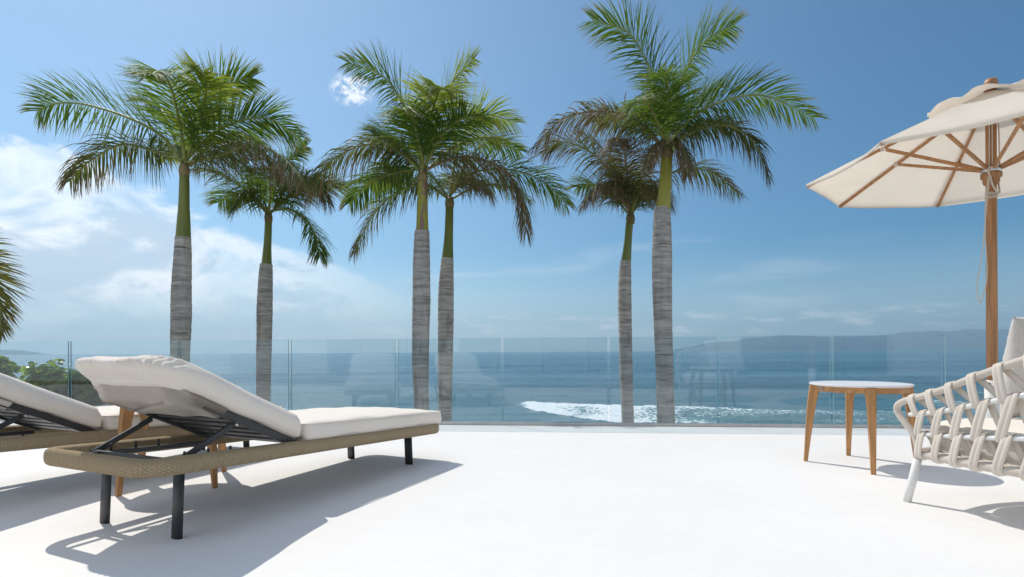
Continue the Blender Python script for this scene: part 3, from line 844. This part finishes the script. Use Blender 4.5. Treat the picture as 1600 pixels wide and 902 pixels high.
# ================================================================== SUN LOUNGERS
def rounded_rect(x0, x1, y0, y1, r, per=10):
    pts = []
    for cx, cy, a0 in ((x1-r, y1-r, 0), (x0+r, y1-r, PI/2), (x0+r, y0+r, PI), (x1-r, y0+r, 3*PI/2)):
        for i in range(per+1):
            a = a0 + PI/2*i/per; pts.append(Vector((cx+r*math.cos(a), cy+r*math.sin(a), 0)))
    return pts
def resample(pts, step, closed=True):
    P = pts + ([pts[0]] if closed else [])
    acc = [0.0]
    for a, b in zip(P, P[1:]): acc.append(acc[-1]+(b-a).length)
    n = max(3, int(acc[-1]/step)); out = []; k = 0
    for i in range(n if closed else n+1):
        d = acc[-1]*i/n
        while k < len(acc)-2 and acc[k+1] < d: k += 1
        f = (d-acc[k])/max(1e-9, acc[k+1]-acc[k]); out.append(P[k].lerp(P[k+1], f))
    return out

def rope_rail(name, pts, a, b, wrap, parent):
    """rail section a (half width) x b (half height), closely wrapped with rope of pitch wrap"""
    P = resample(pts, wrap/3.0); n = len(P); n -= n % 3; P = resample(pts, sum((P[i]-P[i-1]).length for i in range(len(P)))/n)[:n]
    n = len(P); seg = 16
    V, Fs, UV = [], [], []
    for i in range(n):
        T = (P[(i+1) % n]-P[i-1]).normalized(); S = Vector((T.y, -T.x, 0)).normalized()
        bulge = (-.0032, .0014, .0014)[i % 3]
        for j in range(seg):
            th = 2*PI*j/seg; c, s = math.cos(th), math.sin(th)
            ex = .72
            q = S*(math.copysign(abs(c)**ex, c)*(a+bulge)) + Vector((0, 0, math.copysign(abs(s)**ex, s)*(b+bulge)))
            sk = T*(math.sin(th)*wrap*.35)                # wraps lean a little
            V.append(P[i]+q+sk)
    per = PI*(a+b)
    for i in range(n):
        k = (i+1) % n
        for j in range(seg):
            l = (j+1) % seg
            Fs.append((i*seg+j, k*seg+j, k*seg+l, i*seg+l))
            UV += [(i/3, j/seg*per), ((i+1)/3, j/seg*per), ((i+1)/3, (j+1)/seg*per), (i/3, (j+1)/seg*per)]
    me = pydata(name, V, Fs); uv = me.uv_layers.new(name='UVMap')
    for i, c in enumerate(UV): uv.data[i].uv = c
    return obj(name, me, 'rope', parent, True)

def cushion_mesh(name, x0, x1, hw, T, r, puff=.02, nx=70, ny=44, nz=6, seed=0, pleat_end=None, wr=.004, taper=None):
    """rounded, stuffed cushion; local z 0 = bottom"""
    L = x1-x0; cx = (x0+x1)/2; cz = T/2
    hx, hy, hz = L/2, hw, T/2
    bm = bmesh.new(); cache = {}
    def vert(i, j, k):
        key = (i, j, k)
        if key in cache: return cache[key]
        # grid is denser toward the edges
        def warp(t): return .5-.5*math.cos(PI*t)
        fx = (i/nx*.6+warp(i/nx)*.4)*2-1; fy = (j/ny*.6+warp(j/ny)*.4)*2-1; fz = k/nz*2-1
        p = Vector((fx*hx, fy*hy, fz*hz))
        q = Vector((max(-hx+r, min(hx-r, p.x)), max(-hy+r, min(hy-r, p.y)), max(-hz+r, min(hz-r, p.z))))
        d = p-q
        if d.length > 1e-9: p = q + d.normalized()*r
        up = max(0, fz)**.7 if fz > 0 else 0
        crown = (1-abs(fx)**3)*(1-abs(fy)**3)
        p.z += puff*crown*(1 if fz > .2 else (0.15 if fz > -.2 else -.15))
        side = max(abs(fx), abs(fy))
        nn = noise.noise((p.x*5+seed, p.y*5, p.z*5))
        n2 = noise.noise((p.x*14+seed, p.y*14, p.z*9+4))
        out = Vector((fx**5, fy**5, fz)).normalized() if (abs(fx)+abs(fy)+abs(fz)) > 0 else Vector((0, 0, 1))
        p += out*(nn*wr + n2*wr*.35)
        if side > .94: p.z += noise.noise((p.x*3.1+seed, p.y*3.1, 2))*.004
        if pleat_end is not None:
            e = (1-fx)/2 if pleat_end < 0 else (1+fx)/2      # 1 at that end
            if e > .88:
                ph = p.y*165 + 7*noise.noise((p.y*7, seed, 1)) + p.z*45
                m = smooth01(.90, .985, e)*max(0, .45+1.1*noise.noise((p.y*5, 3.3, seed)))*(1-.6*smooth01(-.2, -1, fz))
                p += Vector((math.copysign(1, pleat_end)*.0130, 0, .0060))*math.sin(ph)*m
            if taper:
                p.x += .052*(fz+1)*.5*smooth01(.16, 0.0, e)
                tp = smooth01(.62, 1.0, e)
                p.x -= tp*(.075*smooth01(-.05, -1.0, fz) + .030*smooth01(.1, 1.0, fz)) + .060*smooth01(.62, 1.0, abs(fy))*tp*.8
                p.y *= 1-.10*smooth01(.70, 1.0, e)**2
        v = bm.verts.new((p.x+cx, p.y, p.z+cz)); cache[key] = v; return v
    for (a, b, mk, flip) in ((nx, ny, lambda i, j: (i, j, 0), 1), (nx, ny, lambda i, j: (i, j, nz), 0),
                             (nx, nz, lambda i, j: (i, 0, j), 0), (nx, nz, lambda i, j: (i, ny, j), 1),
                             (ny, nz, lambda i, j: (0, i, j), 1), (ny, nz, lambda i, j: (nx, i, j), 0)):
        for i in range(a):
            for j in range(b):
                q = [vert(*mk(i, j)), vert(*mk(i+1, j)), vert(*mk(i+1, j+1)), vert(*mk(i, j+1))]
                if flip: q.reverse()
                bm.faces.new(q)
    me = bpy.data.meshes.new(name); bm.to_mesh(me); bm.free()
    return me

def piping(name, x0, x1, hw, r, z, parent, rad=.0042, seed=0):
    P = resample(rounded_rect(x0, x1, -hw, hw, r), .02)
    P = [p + Vector((0, 0, z + .003*noise.noise((p.x*3, p.y*3, seed)))) for p in P]
    return tube(name, P, rad, 'piping', parent, 6, True)

TILT = -.050
def make_lounger():
    root = thing('sun_lounger', '', 'sun lounger')
    X0, X1, HW = -.228, 1.905, .3875
    def zc(s): return .3236 + TILT*s
    a_, b_ = .030, .036
    P = rounded_rect(X0+a_, X1-a_, -HW+a_, HW-a_, .085)
    P = resample(P, .01)
    rail = rope_rail('frame', P, a_, b_, .0115, root)
    for v in rail.data.vertices: v.co.z += zc(v.co.x)
    # legs: flat oval blades
    for s in (0.0, 1.629):
        for t in (-.257, .257):
            top = zc(s)-b_+.012
            sx = -.012 if s < .5 else .012
            V, Fs = tube_data([(s+sx, t, 0), (s+sx*.5, t, top*.5), (s, t, top)], [1, 1, 1], 16, False, True, (1, 1))
            cs = [Vector((s+sx*(1-i/2), t, top*i/2)) for i in range(3)]
            V = []
            for c in cs:
                for j in range(16):
                    th = 2*PI*j/16; V.append(c + Vector((.0135*math.sin(th), .031*math.copysign(abs(math.cos(th))**.8, math.cos(th)), 0)))
            obj('leg', pydata('leg', V, Fs), 'charcoal', root, True)
        bm = new_bm(); bar(bm, (s, -HW+.05, zc(s)-.014), (s, HW-.05, zc(s)-.014), .035, .020); obj('cross_bar', bm, 'charcoal', root)
    # seat deck slats under the seat cushion
    for i in range(9):
        s = .64 + i*.135
        bm = new_bm(); bar(bm, (s, -HW+.05, zc(s)+.016), (s, HW-.05, zc(s)+.016), .06, .012); obj('seat_slat', bm, 'charcoal', root)
    # backrest: hinge line and direction
    hx, hz = .565, zc(.565)+.018
    ang = math.radians(26.3)
    u = Vector((-math.cos(ang), 0, math.sin(ang))); nrm = Vector((math.sin(ang), 0, math.cos(ang)))
    def bp(d, t, o=0.0): return Vector((hx, t, hz)) + u*d + nrm*o
    BL = .555
    for t in (-.318, .318):
        bm = new_bm(); bar(bm, bp(-.02, t), bp(BL, t), .026, .034, .004, nrm); obj('backrest_rail', bm, 'charcoal', root)
    for d in (BL-.015,):
        bm = new_bm(); bar(bm, bp(d, -.304), bp(d, .304), .026, .030, .004, nrm); obj('backrest_rail', bm, 'charcoal', root)
    for i in range(7):
        d = .036 + i*.076
        bm = new_bm(); bar(bm, bp(d, -.304, .004), bp(d, .304, .004), .046, .014, .003, nrm); obj('back_slat', bm, 'charcoal', root)
    # prop: two arms down to a cross bar that sits in the racks
    foot_s = -.030; fz = zc(foot_s)+.004
    for t in (-.296, .296):
        b2 = bp(.365, t, -.026)
        bm = new_bm(); bar(bm, b2, (foot_s, t, fz), .014, .026, .003); obj('prop_arm', bm, 'charcoal', root)
        lv = lathe('bolt', [(.0095, 0), (.0095, .006), (.006, .009)], 'bolt', root, 12)
        lv.location = bp(.358, t + math.copysign(.0135, t), -.022); lv.rotation_euler = (math.copysign(PI/2, -t), 0, 0)
    bm = new_bm(); bar(bm, (foot_s, -.325, fz), (foot_s, .325, fz), .020, .016, .003); obj('prop_bar', bm, 'charcoal', root)
    for t in (-.262, .262):
        bm = new_bm(); bar(bm, (X0+.055, t, zc(X0)-.006), (.52, t, zc(.52)-.006), .018, .022, .003); obj('rack_bar', bm, 'charcoal', root)
        for s in (.02, .13, .24):
            pn = lathe('rack_pin', [(.006, 0), (.006, .032), (.0045, .035)], 'charcoal', root, 8); pn.location = (s, t, zc(s)+.004)
    # seat cushion (tilts with the frame)
    sx0, sx1 = .590, X1-.006
    tilt = math.atan(TILT)
    me = cushion_mesh('seat_cushion', 0, (sx1-sx0), .372, .092, .032, .026, seed=2.0, wr=.008)
    c = obj('seat_cushion', me, 'cushion', root, True)
    c.location = (sx0, 0, zc(sx0)+b_-.006); c.rotation_euler = (0, -tilt, 0)
    L = sx1-sx0
    p1 = piping('piping', .006, L-.006, .372-.005, .03, .086, c); p2 = piping('piping', .006, L-.006, .372-.006, .03, .008, c, .0036)
    # back cushion
    BC = .835
    me = cushion_mesh('back_cushion', 0, BC, .368, .112, .050, .018, seed=6.0, pleat_end=1, wr=.007, nx=90, ny=120, nz=8, taper=True)
    bk = obj('back_cushion', me, 'cushion', root, True)
    mtx = Matrix((u, Vector((0, -1, 0)), nrm)).transposed().to_4x4()
    bk.matrix_local = Matrix.Translation(bp(-.012, 0, .020)) @ mtx
    # sleeve of the cushion pulled over the head end of the frame
    bm = bmesh.new(); nu, nv = 30, 44; g = []
    for i in range(nu+1):
        row = []
        for j in range(nv+1):
            fy = j/nv*2-1
            dend = BC-.012-.095-.050*smooth01(.62, 1.0, abs(fy)) - .012
            d = .455 + (dend-.455)*i/nu; t = .347*fy*(1-.10*smooth01(.70, 1.0, (d+.012)/BC*1.12)**2)
            e = min(1, (1-abs(fy))*9)
            sag = (.044*(1-smooth01(.62, 1.0, i/nu)) - .010*smooth01(.8, 1, i/nu))*e**.6
            fold = .010*noise.noise((d*7+t*4, t*5, 1)) + .006*math.exp(-((d-.60+.35*(t+.1))/.012)**2)*(1 if t > -.2 else 0)
            fold += -.008*math.exp(-((t-.24-.5*(d-.5))/.012)**2)
            row.append(bm.verts.new(bp(d, t, .016 - sag + fold*e)))
        g.append(row)
    for i in range(nu):
        for j in range(nv): bm.faces.new((g[i][j], g[i][j+1], g[i+1][j+1], g[i+1][j]))
    bmesh.ops.solidify(bm, geom=bm.faces[:], thickness=.004)
    obj('cushion_sleeve', bm, 'cushion', root, True)
    return root

L1 = make_lounger()
L1.location = (-1.6463, 2.4241, 0); L1.rotation_euler = (0, 0, math.radians(65.05))
tag(L1, 'sun lounger with raised cream backrest and rope-wrapped frame, fully in view', 'sun lounger', 'sun loungers on the deck')
L2 = copy_tree(L1)
L2.location = (L1.location.x - 1.70*H, L1.location.y + .52*H, 0)
tag(L2, 'sun lounger cut off by the left edge, behind the nearer lounger', 'sun lounger', 'sun loungers on the deck')

# ================================================================== SIDE TABLES
def make_table():
    root = thing('side_table', '', 'side table')
    zt = .554; r = .303
    lathe('tabletop', [(r-.012, zt-.016), (r-.003, zt-.012), (r, zt-.006), (r-.001, zt-.002), (r-.004, zt)], 'tabletop', root, 72, False)
    for k in range(4):
        a = math.radians(160 + 90*k); d = Vector((math.cos(a), math.sin(a), 0)); s = Vector((-d.y, d.x, 0))
        bm = bmesh.new(); prev = None
        for z, rad, wr, wt in ((0, .330, .024, .026), (.20, .312, .036, .034), (.40, .292, .050, .045), (.5375, .268, .064, .056)):
            c = d*rad + Vector((0, 0, z))
            ring = [bm.verts.new(c + d*x*wr/2 + s*y*wt/2) for x, y in ((-1, -1), (1, -1), (1, 1), (-1, 1))]
            if prev:
                for i in range(4): bm.faces.new((prev[i], prev[(i+1) % 4], ring[(i+1) % 4], ring[i]))
            else: bm.faces.new(ring[::-1])
            prev = ring
        bm.faces.new(prev)
        bmesh.ops.bevel(bm, geom=[e for e in bm.edges if abs((e.verts[0].co-e.verts[1].co).z) > .05], offset=.004, segments=2, affect='EDGES')
        obj('leg', bm, 'teak', root)
        gl = lathe('foot_glide', [(.008, -.0005), (.008, .003)], 'black', root, 10); gl.location = d*.330
        # curved apron between the legs
        V, Fs = [], []; n = 14
        for i in range(n+1):
            b = a + math.radians(5.8 + (90-11.6)*i/n)
            for rr, z in ((.262, .500), (.278, .500), (.278, .5378), (.262, .5378)):
                V.append((math.cos(b)*rr, math.sin(b)*rr, z))
        for i in range(n):
            for j in range(4): Fs.append((i*4+j, i*4+(j+1) % 4, i*4+4+(j+1) % 4, i*4+4+j))
        Fs += [(3, 2, 1, 0), (n*4, n*4+1, n*4+2, n*4+3)]
        obj('apron', pydata('apron', V, Fs), 'teak_h', root)
    b = math.radians(160+14)
    bm = new_bm(); box(bm, (math.cos(b+.20)*.2792, math.sin(b+.20)*.2792, .524), (.004, .045, .007), Matrix.Rotation(b+.20, 3, 'Z')); obj('name_plate', bm, 'bolt', root)
    return root
M['teak_h'] = wood_mat('oiled_teak_apron', (.50, .255, .098), 0)
T1 = make_table(); T1.location = (3.04*H, 4.78*H, 0)
tag(T1, 'round white side table on teak legs, out in the open left of the armchair', 'side table', 'teak side tables')
T2 = copy_tree(T1); T2.location = (-2.60*H, 4.22*H, 0); T2.rotation_euler = (0, 0, math.radians(-3))
tag(T2, 'teak side table between the two sun loungers, top hidden by the backrest', 'side table', 'teak side tables')

# ================================================================== ARMCHAIR
def make_chair():
    root = thing('rope_armchair', 'beige woven strap armchair with white legs, cut off by the right edge', 'armchair', (2.50, 2.47, 0), math.radians(10))
    # plan of the shell, from the left front round the back to the right front
    plan = [(-.402, .40), (-.425, .20), (-.432, 0), (-.405, -.20), (-.31, -.36), (-.16, -.435), (0, -.455)]
    plan = plan + [(-x, y) for x, y in plan[-2::-1]]
    def ring(zs, grow=0.0, n=110):
        zs = zs + zs[-2::-1]
        return spline([Vector((x*(1+grow), y*(1+grow), z)) for (x, y), z in zip(plan, zs)], n)
    Rg = [ring([.520, .585, .672, .755, .80, .815, .82], .02),
          ring([.448, .487, .545, .605, .635, .645, .65], .0),
          ring([.355, .370, .392, .415, .43, .44, .44], -.03),
          ring([.255, .258, .262, .265, .268, .27, .27], -.07)]
    # top tube runs into the front loops and down into the legs
    for sgn in (1, -1):
        pass
    top = Rg[0]
    fl = [Vector((-.412, .405, .525)), Vector((-.410, .462, .492)), Vector((-.405, .468, .452)), Vector((-.398, .430, .400)), Vector((-.390, .388, .345)), Vector((-.388, .372, .29)), Vector((-.388, .370, .225))]
    loopL = spline(fl[::-1], 26)
    loopR = [Vector((-p.x, p.y, p.z)) for p in loopL[::-1]]
    tube('arm_tube', loopL[:-1] + top[1:-1] + loopR[1:], .0165, 'strap_tube', root, 12)
    tube('side_tube', Rg[1], .0115, 'white_metal', root, 10)
    tube('side_tube', Rg[2], .0115, 'white_metal', root, 10)
    tube('seat_tube', Rg[3] + spline([Rg[3][-1], Vector((.18, .43, .258)), Vector((0, .445, .258)), Vector((-.18, .43, .258)), Rg[3][0]], 20)[1:-1], .024, 'strap_tube', root, 12, True)
    for sx in (-1, 1):
        tube('leg', [(sx*.388, .371, .226), (sx*.398, .392, .11), (sx*.410, .412, 0)], [.0195, .0190, .0175], 'white_metal', root, 14)
        tube('leg', [(sx*.20, -.36, .255), (sx*.205, -.39, .12), (sx*.21, -.415, 0)], [.0195, .0190, .0175], 'white_metal', root, 14)
    # straps: each is one loop over an upper and a lower tube, front strand down, back strand slanting up again
    def at(R, f):
        k = max(0, min(len(R)-1.001, f*(len(R)-1))); a = int(k); return R[a].lerp(R[a+1], k-a)
    def outward(f):
        e = .004; a = at(Rg[1], f-e); b = at(Rg[1], f+e); t = (b-a).normalized(); o = Vector((t.y, -t.x, 0)).normalized()
        m = at(Rg[1], f)
        if o.dot(Vector((m.x, m.y, 0))) < 0: o = -o
        return o, t
    def strap(Ru, Rl, fu, fl_, fb, ru, rl, w=.041):
        cl = lambda f: min(.996, max(.004, f))
        fu, fl_, fb = cl(fu), cl(fl_), cl(fb)
        o, t = outward(fu); o2, t2 = outward(fl_); o3, t3 = outward(fb)
        U, D, D2 = at(Ru, fu), at(Rl, fl_), at(Rl, fb)
        th = .0050; cs = []; up = Vector((0, 0, 1))
        ru += th*.7; rl += th*.7
        for f in (0, .25, .5, .75): cs.append(((D2-o3*rl).lerp(U-o*ru, f), t, -o, .37))     # inner strand, up from the next loop
        for a in (0, 45, 90, 135, 180):                            # over the upper tube, inside to outside
            r_ = math.radians(a); q = -o*math.cos(r_) + up*math.sin(r_); cs.append((U + q*ru, t, q, .37 if a < 45 else .5))
        for f in (.25, .5, .75): cs.append(((U+o*ru).lerp(D+o2*rl, f) + o*(.003*math.sin(f*PI)), t, o, .5))
        for a in (0, 45, 90, 135, 180):                            # under the lower tube
            r_ = math.radians(a); q = o2*math.cos(r_) - up*math.sin(r_); cs.append((D + q*rl, t2, q, .5))
        P = [c[0] for c in cs]; V, Fs = [], []
        # double-tube profile: two soft ribs side by side
        prof = [(-1, 0), (-.93, .62), (-.5, 1.0), (-.12, .78), (0, .55), (.12, .78), (.5, 1.0), (.93, .62), (1, 0), (.6, -.5), (-.6, -.5)]
        m = len(prof)
        for i, (p, tt, ref, wf) in enumerate(cs):
            T = (P[min(i+1, len(P)-1)]-P[max(i-1, 0)]).normalized()
            s = tt - T*tt.dot(T); s.normalize(); nn = s.cross(T)
            if nn.dot(ref) < 0: nn = -nn
            ww = w*wf
            for a, b in prof: V.append(p + s*a*ww + nn*b*th)
        for i in range(len(cs)-1):
            for j in range(m):
                l = (j+1) % m; Fs.append((i*m+j, i*m+l, i*m+m+l, i*m+m+j))
        Fs += [tuple(range(m-1, -1, -1)), tuple((len(cs)-1)*m+j for j in range(m))]
        me = pydata('strap', V, Fs)
        bm = bmesh.new(); bm.from_mesh(me); bmesh.ops.recalc_face_normals(bm, faces=bm.faces[:]); bm.to_mesh(me); bm.free()
        obj('strap', me, 'strap', root, True)
    n = 23
    for i in range(n):
        f = .018 + i*(.964/(n-1)); st = .964/(n-1)
        sg = 1 if f < .5 else -1
        q = sg*st
        strap(Rg[0], Rg[1], f, f+q*.12, f+q*.95, .0165, .0115)
        strap(Rg[1], Rg[2], f+q*.45, f-q*.05, f+q*.95, .0115, .0115)
        strap(Rg[2], Rg[3], f+q*.20, f-q*.20, f+q*.72, .0115, .024)
    # seat cushion, rounded like the shell
    bm = bmesh.new(); N = 64; rows = []
    inner = spline([Vector((x*.86, y*.86, 0)) for x, y in plan], 48) + spline([Vector((plan[-1][0]*.86, plan[-1][1]*.86, 0)), Vector((.2, .42, 0)), Vector((0, .44, 0)), Vector((-.2, .42, 0)), Vector((plan[0][0]*.86, plan[0][1]*.86, 0))], 18)[1:-1]
    for sc, z in ((.90, .272), (.975, .282), (1.0, .31), (1.0, .375), (.985, .402), (.93, .418), (.6, .432), (.25, .437)):
        rows.append([bm.verts.new((p.x*sc, p.y*sc, z + .006*noise.noise((p.x*4, p.y*4, z*9)))) for p in inner])
    for a, b in zip(rows, rows[1:]):
        for i in range(len(inner)):
            k = (i+1) % len(inner); bm.faces.new((a[i], a[k], b[k], b[i]))
    bm.faces.new(rows[-1]); bm.faces.new(rows[0][::-1])
    bmesh.ops.recalc_face_normals(bm, faces=bm.faces[:])
    obj('seat_cushion', bm, 'cushion', root, True)
    return root
CH = make_chair()

def make_pillow():
    n = 40; bm = bmesh.new(); S = .27; g = {}
    for side in (1, -1):
        for i in range(n+1):
            for j in range(n+1):
                fx, fy = i/n*2-1, j/n*2-1
                if side == -1 and (i in (0, n) or j in (0, n)): g[(side, i, j)] = g[(1, i, j)]; continue
                k = (1-abs(fx)**2.6)*(1-abs(fy)**2.6)
                pin = 1-.07*(1-abs(fx)**2)*abs(fy)**4; pin2 = 1-.07*(1-abs(fy)**2)*abs(fx)**4
                th = .095*max(0, k)**.55
                th += .006*noise.noise((fx*3, fy*3, side))+ .004*noise.noise((fx*8, fy*8, side*2))
                if i in (0, n) or j in (0, n): th = 0
                g[(side, i, j)] = bm.verts.new((fx*S*pin2, side*th, fy*S*pin))
        for i in range(n):
            for j in range(n):
                q = [g[(side, i, j)], g[(side, i+1, j)], g[(side, i+1, j+1)], g[(side, i, j+1)]]
                if side == 1: q.reverse()
                bm.faces.new(q)
    o = obj('throw_pillow', bm, 'pillow', None, True)
    return o
PW = make_pillow()
PW.location = W(1638, 568, 2.76); PW.rotation_euler = (math.radians(12), math.radians(-7), math.radians(12))
tag(PW, 'square light linen throw pillow standing in the woven armchair', 'pillow')

# ================================================================== UMBRELLA
def make_umbrella():
    HR = 1.35
    cx, cy = 2.616*HR, 2.976*HR
    root = thing('wooden_umbrella', 'cream canvas parasol on a wooden pole at the right edge', 'umbrella', (cx, cy, 0))
    R, zr, za = .893*HR, H+HR, H+HR+.545
    A0 = math.radians(22.5-.5)
    tube('pole', [(0, 0, .42), (0, 0, 1.6), (0, 0, za+.02)], [.034, .033, .032], 'teak_dark', root, 20)
    lathe('finial', [(.034, za+.0), (.040, za+.025), (.044, za+.055), (.040, za+.078), (.026, za+.094), (.006, za+.100)], 'teak_dark', root, 18)
    # base: heavy disc and white sleeve
    lathe('base_plate', [(.27, .0), (.28, .008), (.28, .045), (.262, .058), (.05, .062)], 'white_metal', root, 40)
    tube('base_sleeve', [(0, 0, .055), (0, 0, .30), (0, 0, .552)], .046, 'white_metal', root, 22)
    kn = lathe('sleeve_knob', [(.006, 0), (.006, .022), (.019, .024), (.022, .030), (.022, .040), (.016, .046)], 'black', root, 14)
    kn.location = (-.040, -.022, .520); kn.rotation_euler = (math.radians(90), 0, math.radians(-60))
    def corner(k, rr, dz=0.0, f=1.0):
        a = A0 + k*PI/4; r = R*rr
        return Vector((math.cos(a)*r, math.sin(a)*r, za - (za-zr)*rr + dz))
    # canvas: eight separate gores with a slight hollow between the ribs
    for k in range(8):
        bm = bmesh.new(); nu, nv = 16, 12; g = []
        for i in range(nu+1):
            rr = .045 + (1.0-.045)*i/nu; row = []
            a, b = corner(k, rr), corner(k+1, rr)
            for j in range(nv+1):
                f = j/nv; p = a.lerp(b, f); h = 4*f*(1-f)
                sag = -.030*h*rr*(1-.35*rr) + .004*noise.noise((p.x*6, p.y*6, k))*h
                pull = 1 - .020*h*(rr > .99) - .012*h*smooth01(.8, 1, rr)
                row.append(bm.verts.new((p.x*pull, p.y*pull, p.z+sag+.012 + (.0 if i < nu else 0))))
            g.append(row)
        # hem turned down
        hem = [bm.verts.new((v.co.x*.999, v.co.y*.999, v.co.z-.022)) for v in g[-1]]
        g.append(hem)
        for i in range(len(g)-1):
            for j in range(nv): bm.faces.new((g[i][j], g[i+1][j], g[i+1][j+1], g[i][j+1]))
        bmesh.ops.recalc_face_normals(bm, faces=bm.faces[:])
        bmesh.ops.solidify(bm, geom=bm.faces[:], thickness=.0022)
        obj('canopy_panel', bm, 'canopy', root, True)
    # vent cap with puckered edge
    bm = bmesh.new(); N = 96; g = []
    for i in range(9):
        f = i/8; rr = .035+.275*f; row = []
        for j in range(N):
            a = A0 + 2*PI*j/N; ph = ((j/N*8) % 1.0); h = 4*ph*(1-ph)
            cr = rr/(1+.05*h)*1.03
            z = za - (za-zr)*rr*.98 + .030 + .016*f + f*f*(.095*h*(.6+.6*noise.noise((j*.13, 1, 4))) - .004) + .010*noise.noise((math.cos(a)*5*rr*4, math.sin(a)*5*rr*4, 2))*f
            row.append(bm.verts.new((math.cos(a)*R*cr, math.sin(a)*R*cr, z)))
        g.append(row)
    for i in range(8):
        for j in range(N): bm.faces.new((g[i][j], g[i+1][j], g[i+1][(j+1) % N], g[i][(j+1) % N]))
    bmesh.ops.recalc_face_normals(bm, faces=bm.faces[:]); bmesh.ops.solidify(bm, geom=bm.faces[:], thickness=.0022)
    obj('vent_cap', bm, 'canopy', root, True)
    # ribs, struts
    zrun = 2.105
    for k in range(8):
        a = A0 + k*PI/4; d = Vector((math.cos(a), math.sin(a), 0))
        bm = new_bm(); bar(bm, corner(k, .05, -.018), corner(k, .995, -.010), .017, .024, .003); rb = obj('rib', bm, 'teak_x', root)
        bm = new_bm(); bar(bm, d*.052 + Vector((0, 0, zrun)), corner(k, .54, -.034), .017, .024, .003); obj('strut', bm, 'teak_x', root)
        # cloth tab holding the rib
        bm = new_bm(); box(bm, corner(k, .56, -.012), (.03, .04, .036), Matrix.Rotation(a, 3, 'Z'), .006); obj('rib_tab', bm, 'canopy', root)
    lathe('runner', [(.030, zrun-.115), (.044, zrun-.112), (.050, zrun-.095), (.050, zrun-.070), (.062, zrun-.064), (.064, zrun-.035), (.056, zrun-.028)], 'teak_dark', root, 28)
    lathe('runner_ring', [(.040, zrun-.028), (.060, zrun-.026), (.060, zrun+.012), (.034, zrun+.014)], 'bolt', root, 24)
    lathe('top_hub', [(.030, za-.075), (.052, za-.070), (.052, za-.025), (.030, za-.020)], 'teak_dark', root, 24)
    # hoisting cord: from hub to runner, tied below and hanging in a loop
    for dx, dy in ((-.040, -.030), (-.026, -.040), (.034, -.034), (.046, -.018)):
        tube('cord', [(dx, dy, zrun), (dx*.95, dy*.95, zrun+.2), (dx*.8, dy*.8, za-.06)], .0035, 'cord', root, 6)
    c = [(-.055, -.045, zrun+.01), (-.062, -.055, zrun-.07), (-.078, -.05, zrun-.28), (-.105, -.045, zrun-.60), (-.150, -.05, zrun-.86), (-.122, -.045, zrun-.985), (-.066, -.035, zrun-.80), (-.080, -.04, zrun-.5), (-.086, -.05, zrun-.28), (-.066, -.055, zrun-.06)]
    tube('cord_loop', spline(c, 90), .0038, 'cord', root, 6)
    hx = [Vector((math.cos(t*.42)*.034, math.sin(t*.42)*.034, zrun-.185 - t*.00035 + .012*math.sin(t*.21))) for t in range(0, 60)]
    tube('cord_wrap', hx, .0045, 'cord', root, 6)
    tube('cord_knot', spline([(-.055, -.045, zrun), (-.066, -.05, zrun-.03), (-.055, -.055, zrun-.075), (-.03, -.05, zrun-.14), (.02, -.042, zrun-.19), (.042, -.02, zrun-.15), (.045, -.01, zrun-.11)], 40), .006, 'cord', root, 7)
M['teak_x'] = wood_mat('umbrella_rib_wood', (.45, .225, .095), 0)
make_umbrella()

# ================================================================== HOUSE (behind the camera; shows in the glass)
def make_house():
    t = thing('house', 'white house front behind the deck, seen only as a reflection in the glass', 'house', (0, -7.2, 0))
    bm = new_bm(); box(bm, (0, -2.2, 4.55), (27, 4.6, 3.5)); obj('fill_upper_storey', bm, 'wall', t)  # unseen white storey, added to bounce neutral fill onto the deck
    for x, w in ((-11.5, 4.0), (-4.6, .5), (4.6, .5), (11.5, 4.0)):
        bm = new_bm(); box(bm, (x, -.2, 1.4), (w, .4, 2.8), None, .01); obj('wall', bm, 'wall', t)
    bm = new_bm(); box(bm, (0, -4.3, 1.4), (26, .2, 2.8)); obj('back_wall', bm, 'interior', t)
    bm = new_bm(); box(bm, (0, -2.2, -.02), (26, 4.0, .06)); obj('floor', bm, 'floor_in', t)
    for x in (-8.2, -6.4, -3.0, -1.4, .2, 1.8, 3.4, 6.4, 8.2):
        bm = new_bm(); box(bm, (x, -.16, 1.4), (.07, .08, 2.76)); obj('door_frame', bm, 'frame_dark', t)
make_house()

# ================================================================== AIR
def make_haze():
    bm = new_bm(); box(bm, (0, 8700, 430), (61000, 17560, 900))
    mt = bpy.data.materials.new('sea_air'); mt.use_nodes = True
    k = NT(mt.node_tree)
    pv = k.n('ShaderNodeVolumePrincipled', ins={'Color': (.56, .81, 1.0), 'Density': 8.5e-5, 'Anisotropy': .3})
    o_ = k.n('ShaderNodeOutputMaterial'); k.t.links.new(pv.outputs[0], o_.inputs['Volume'])
    bm2 = obj('haze', bm); bm2.data.materials.append(mt); bm2['kind'] = 'stuff'
make_haze()
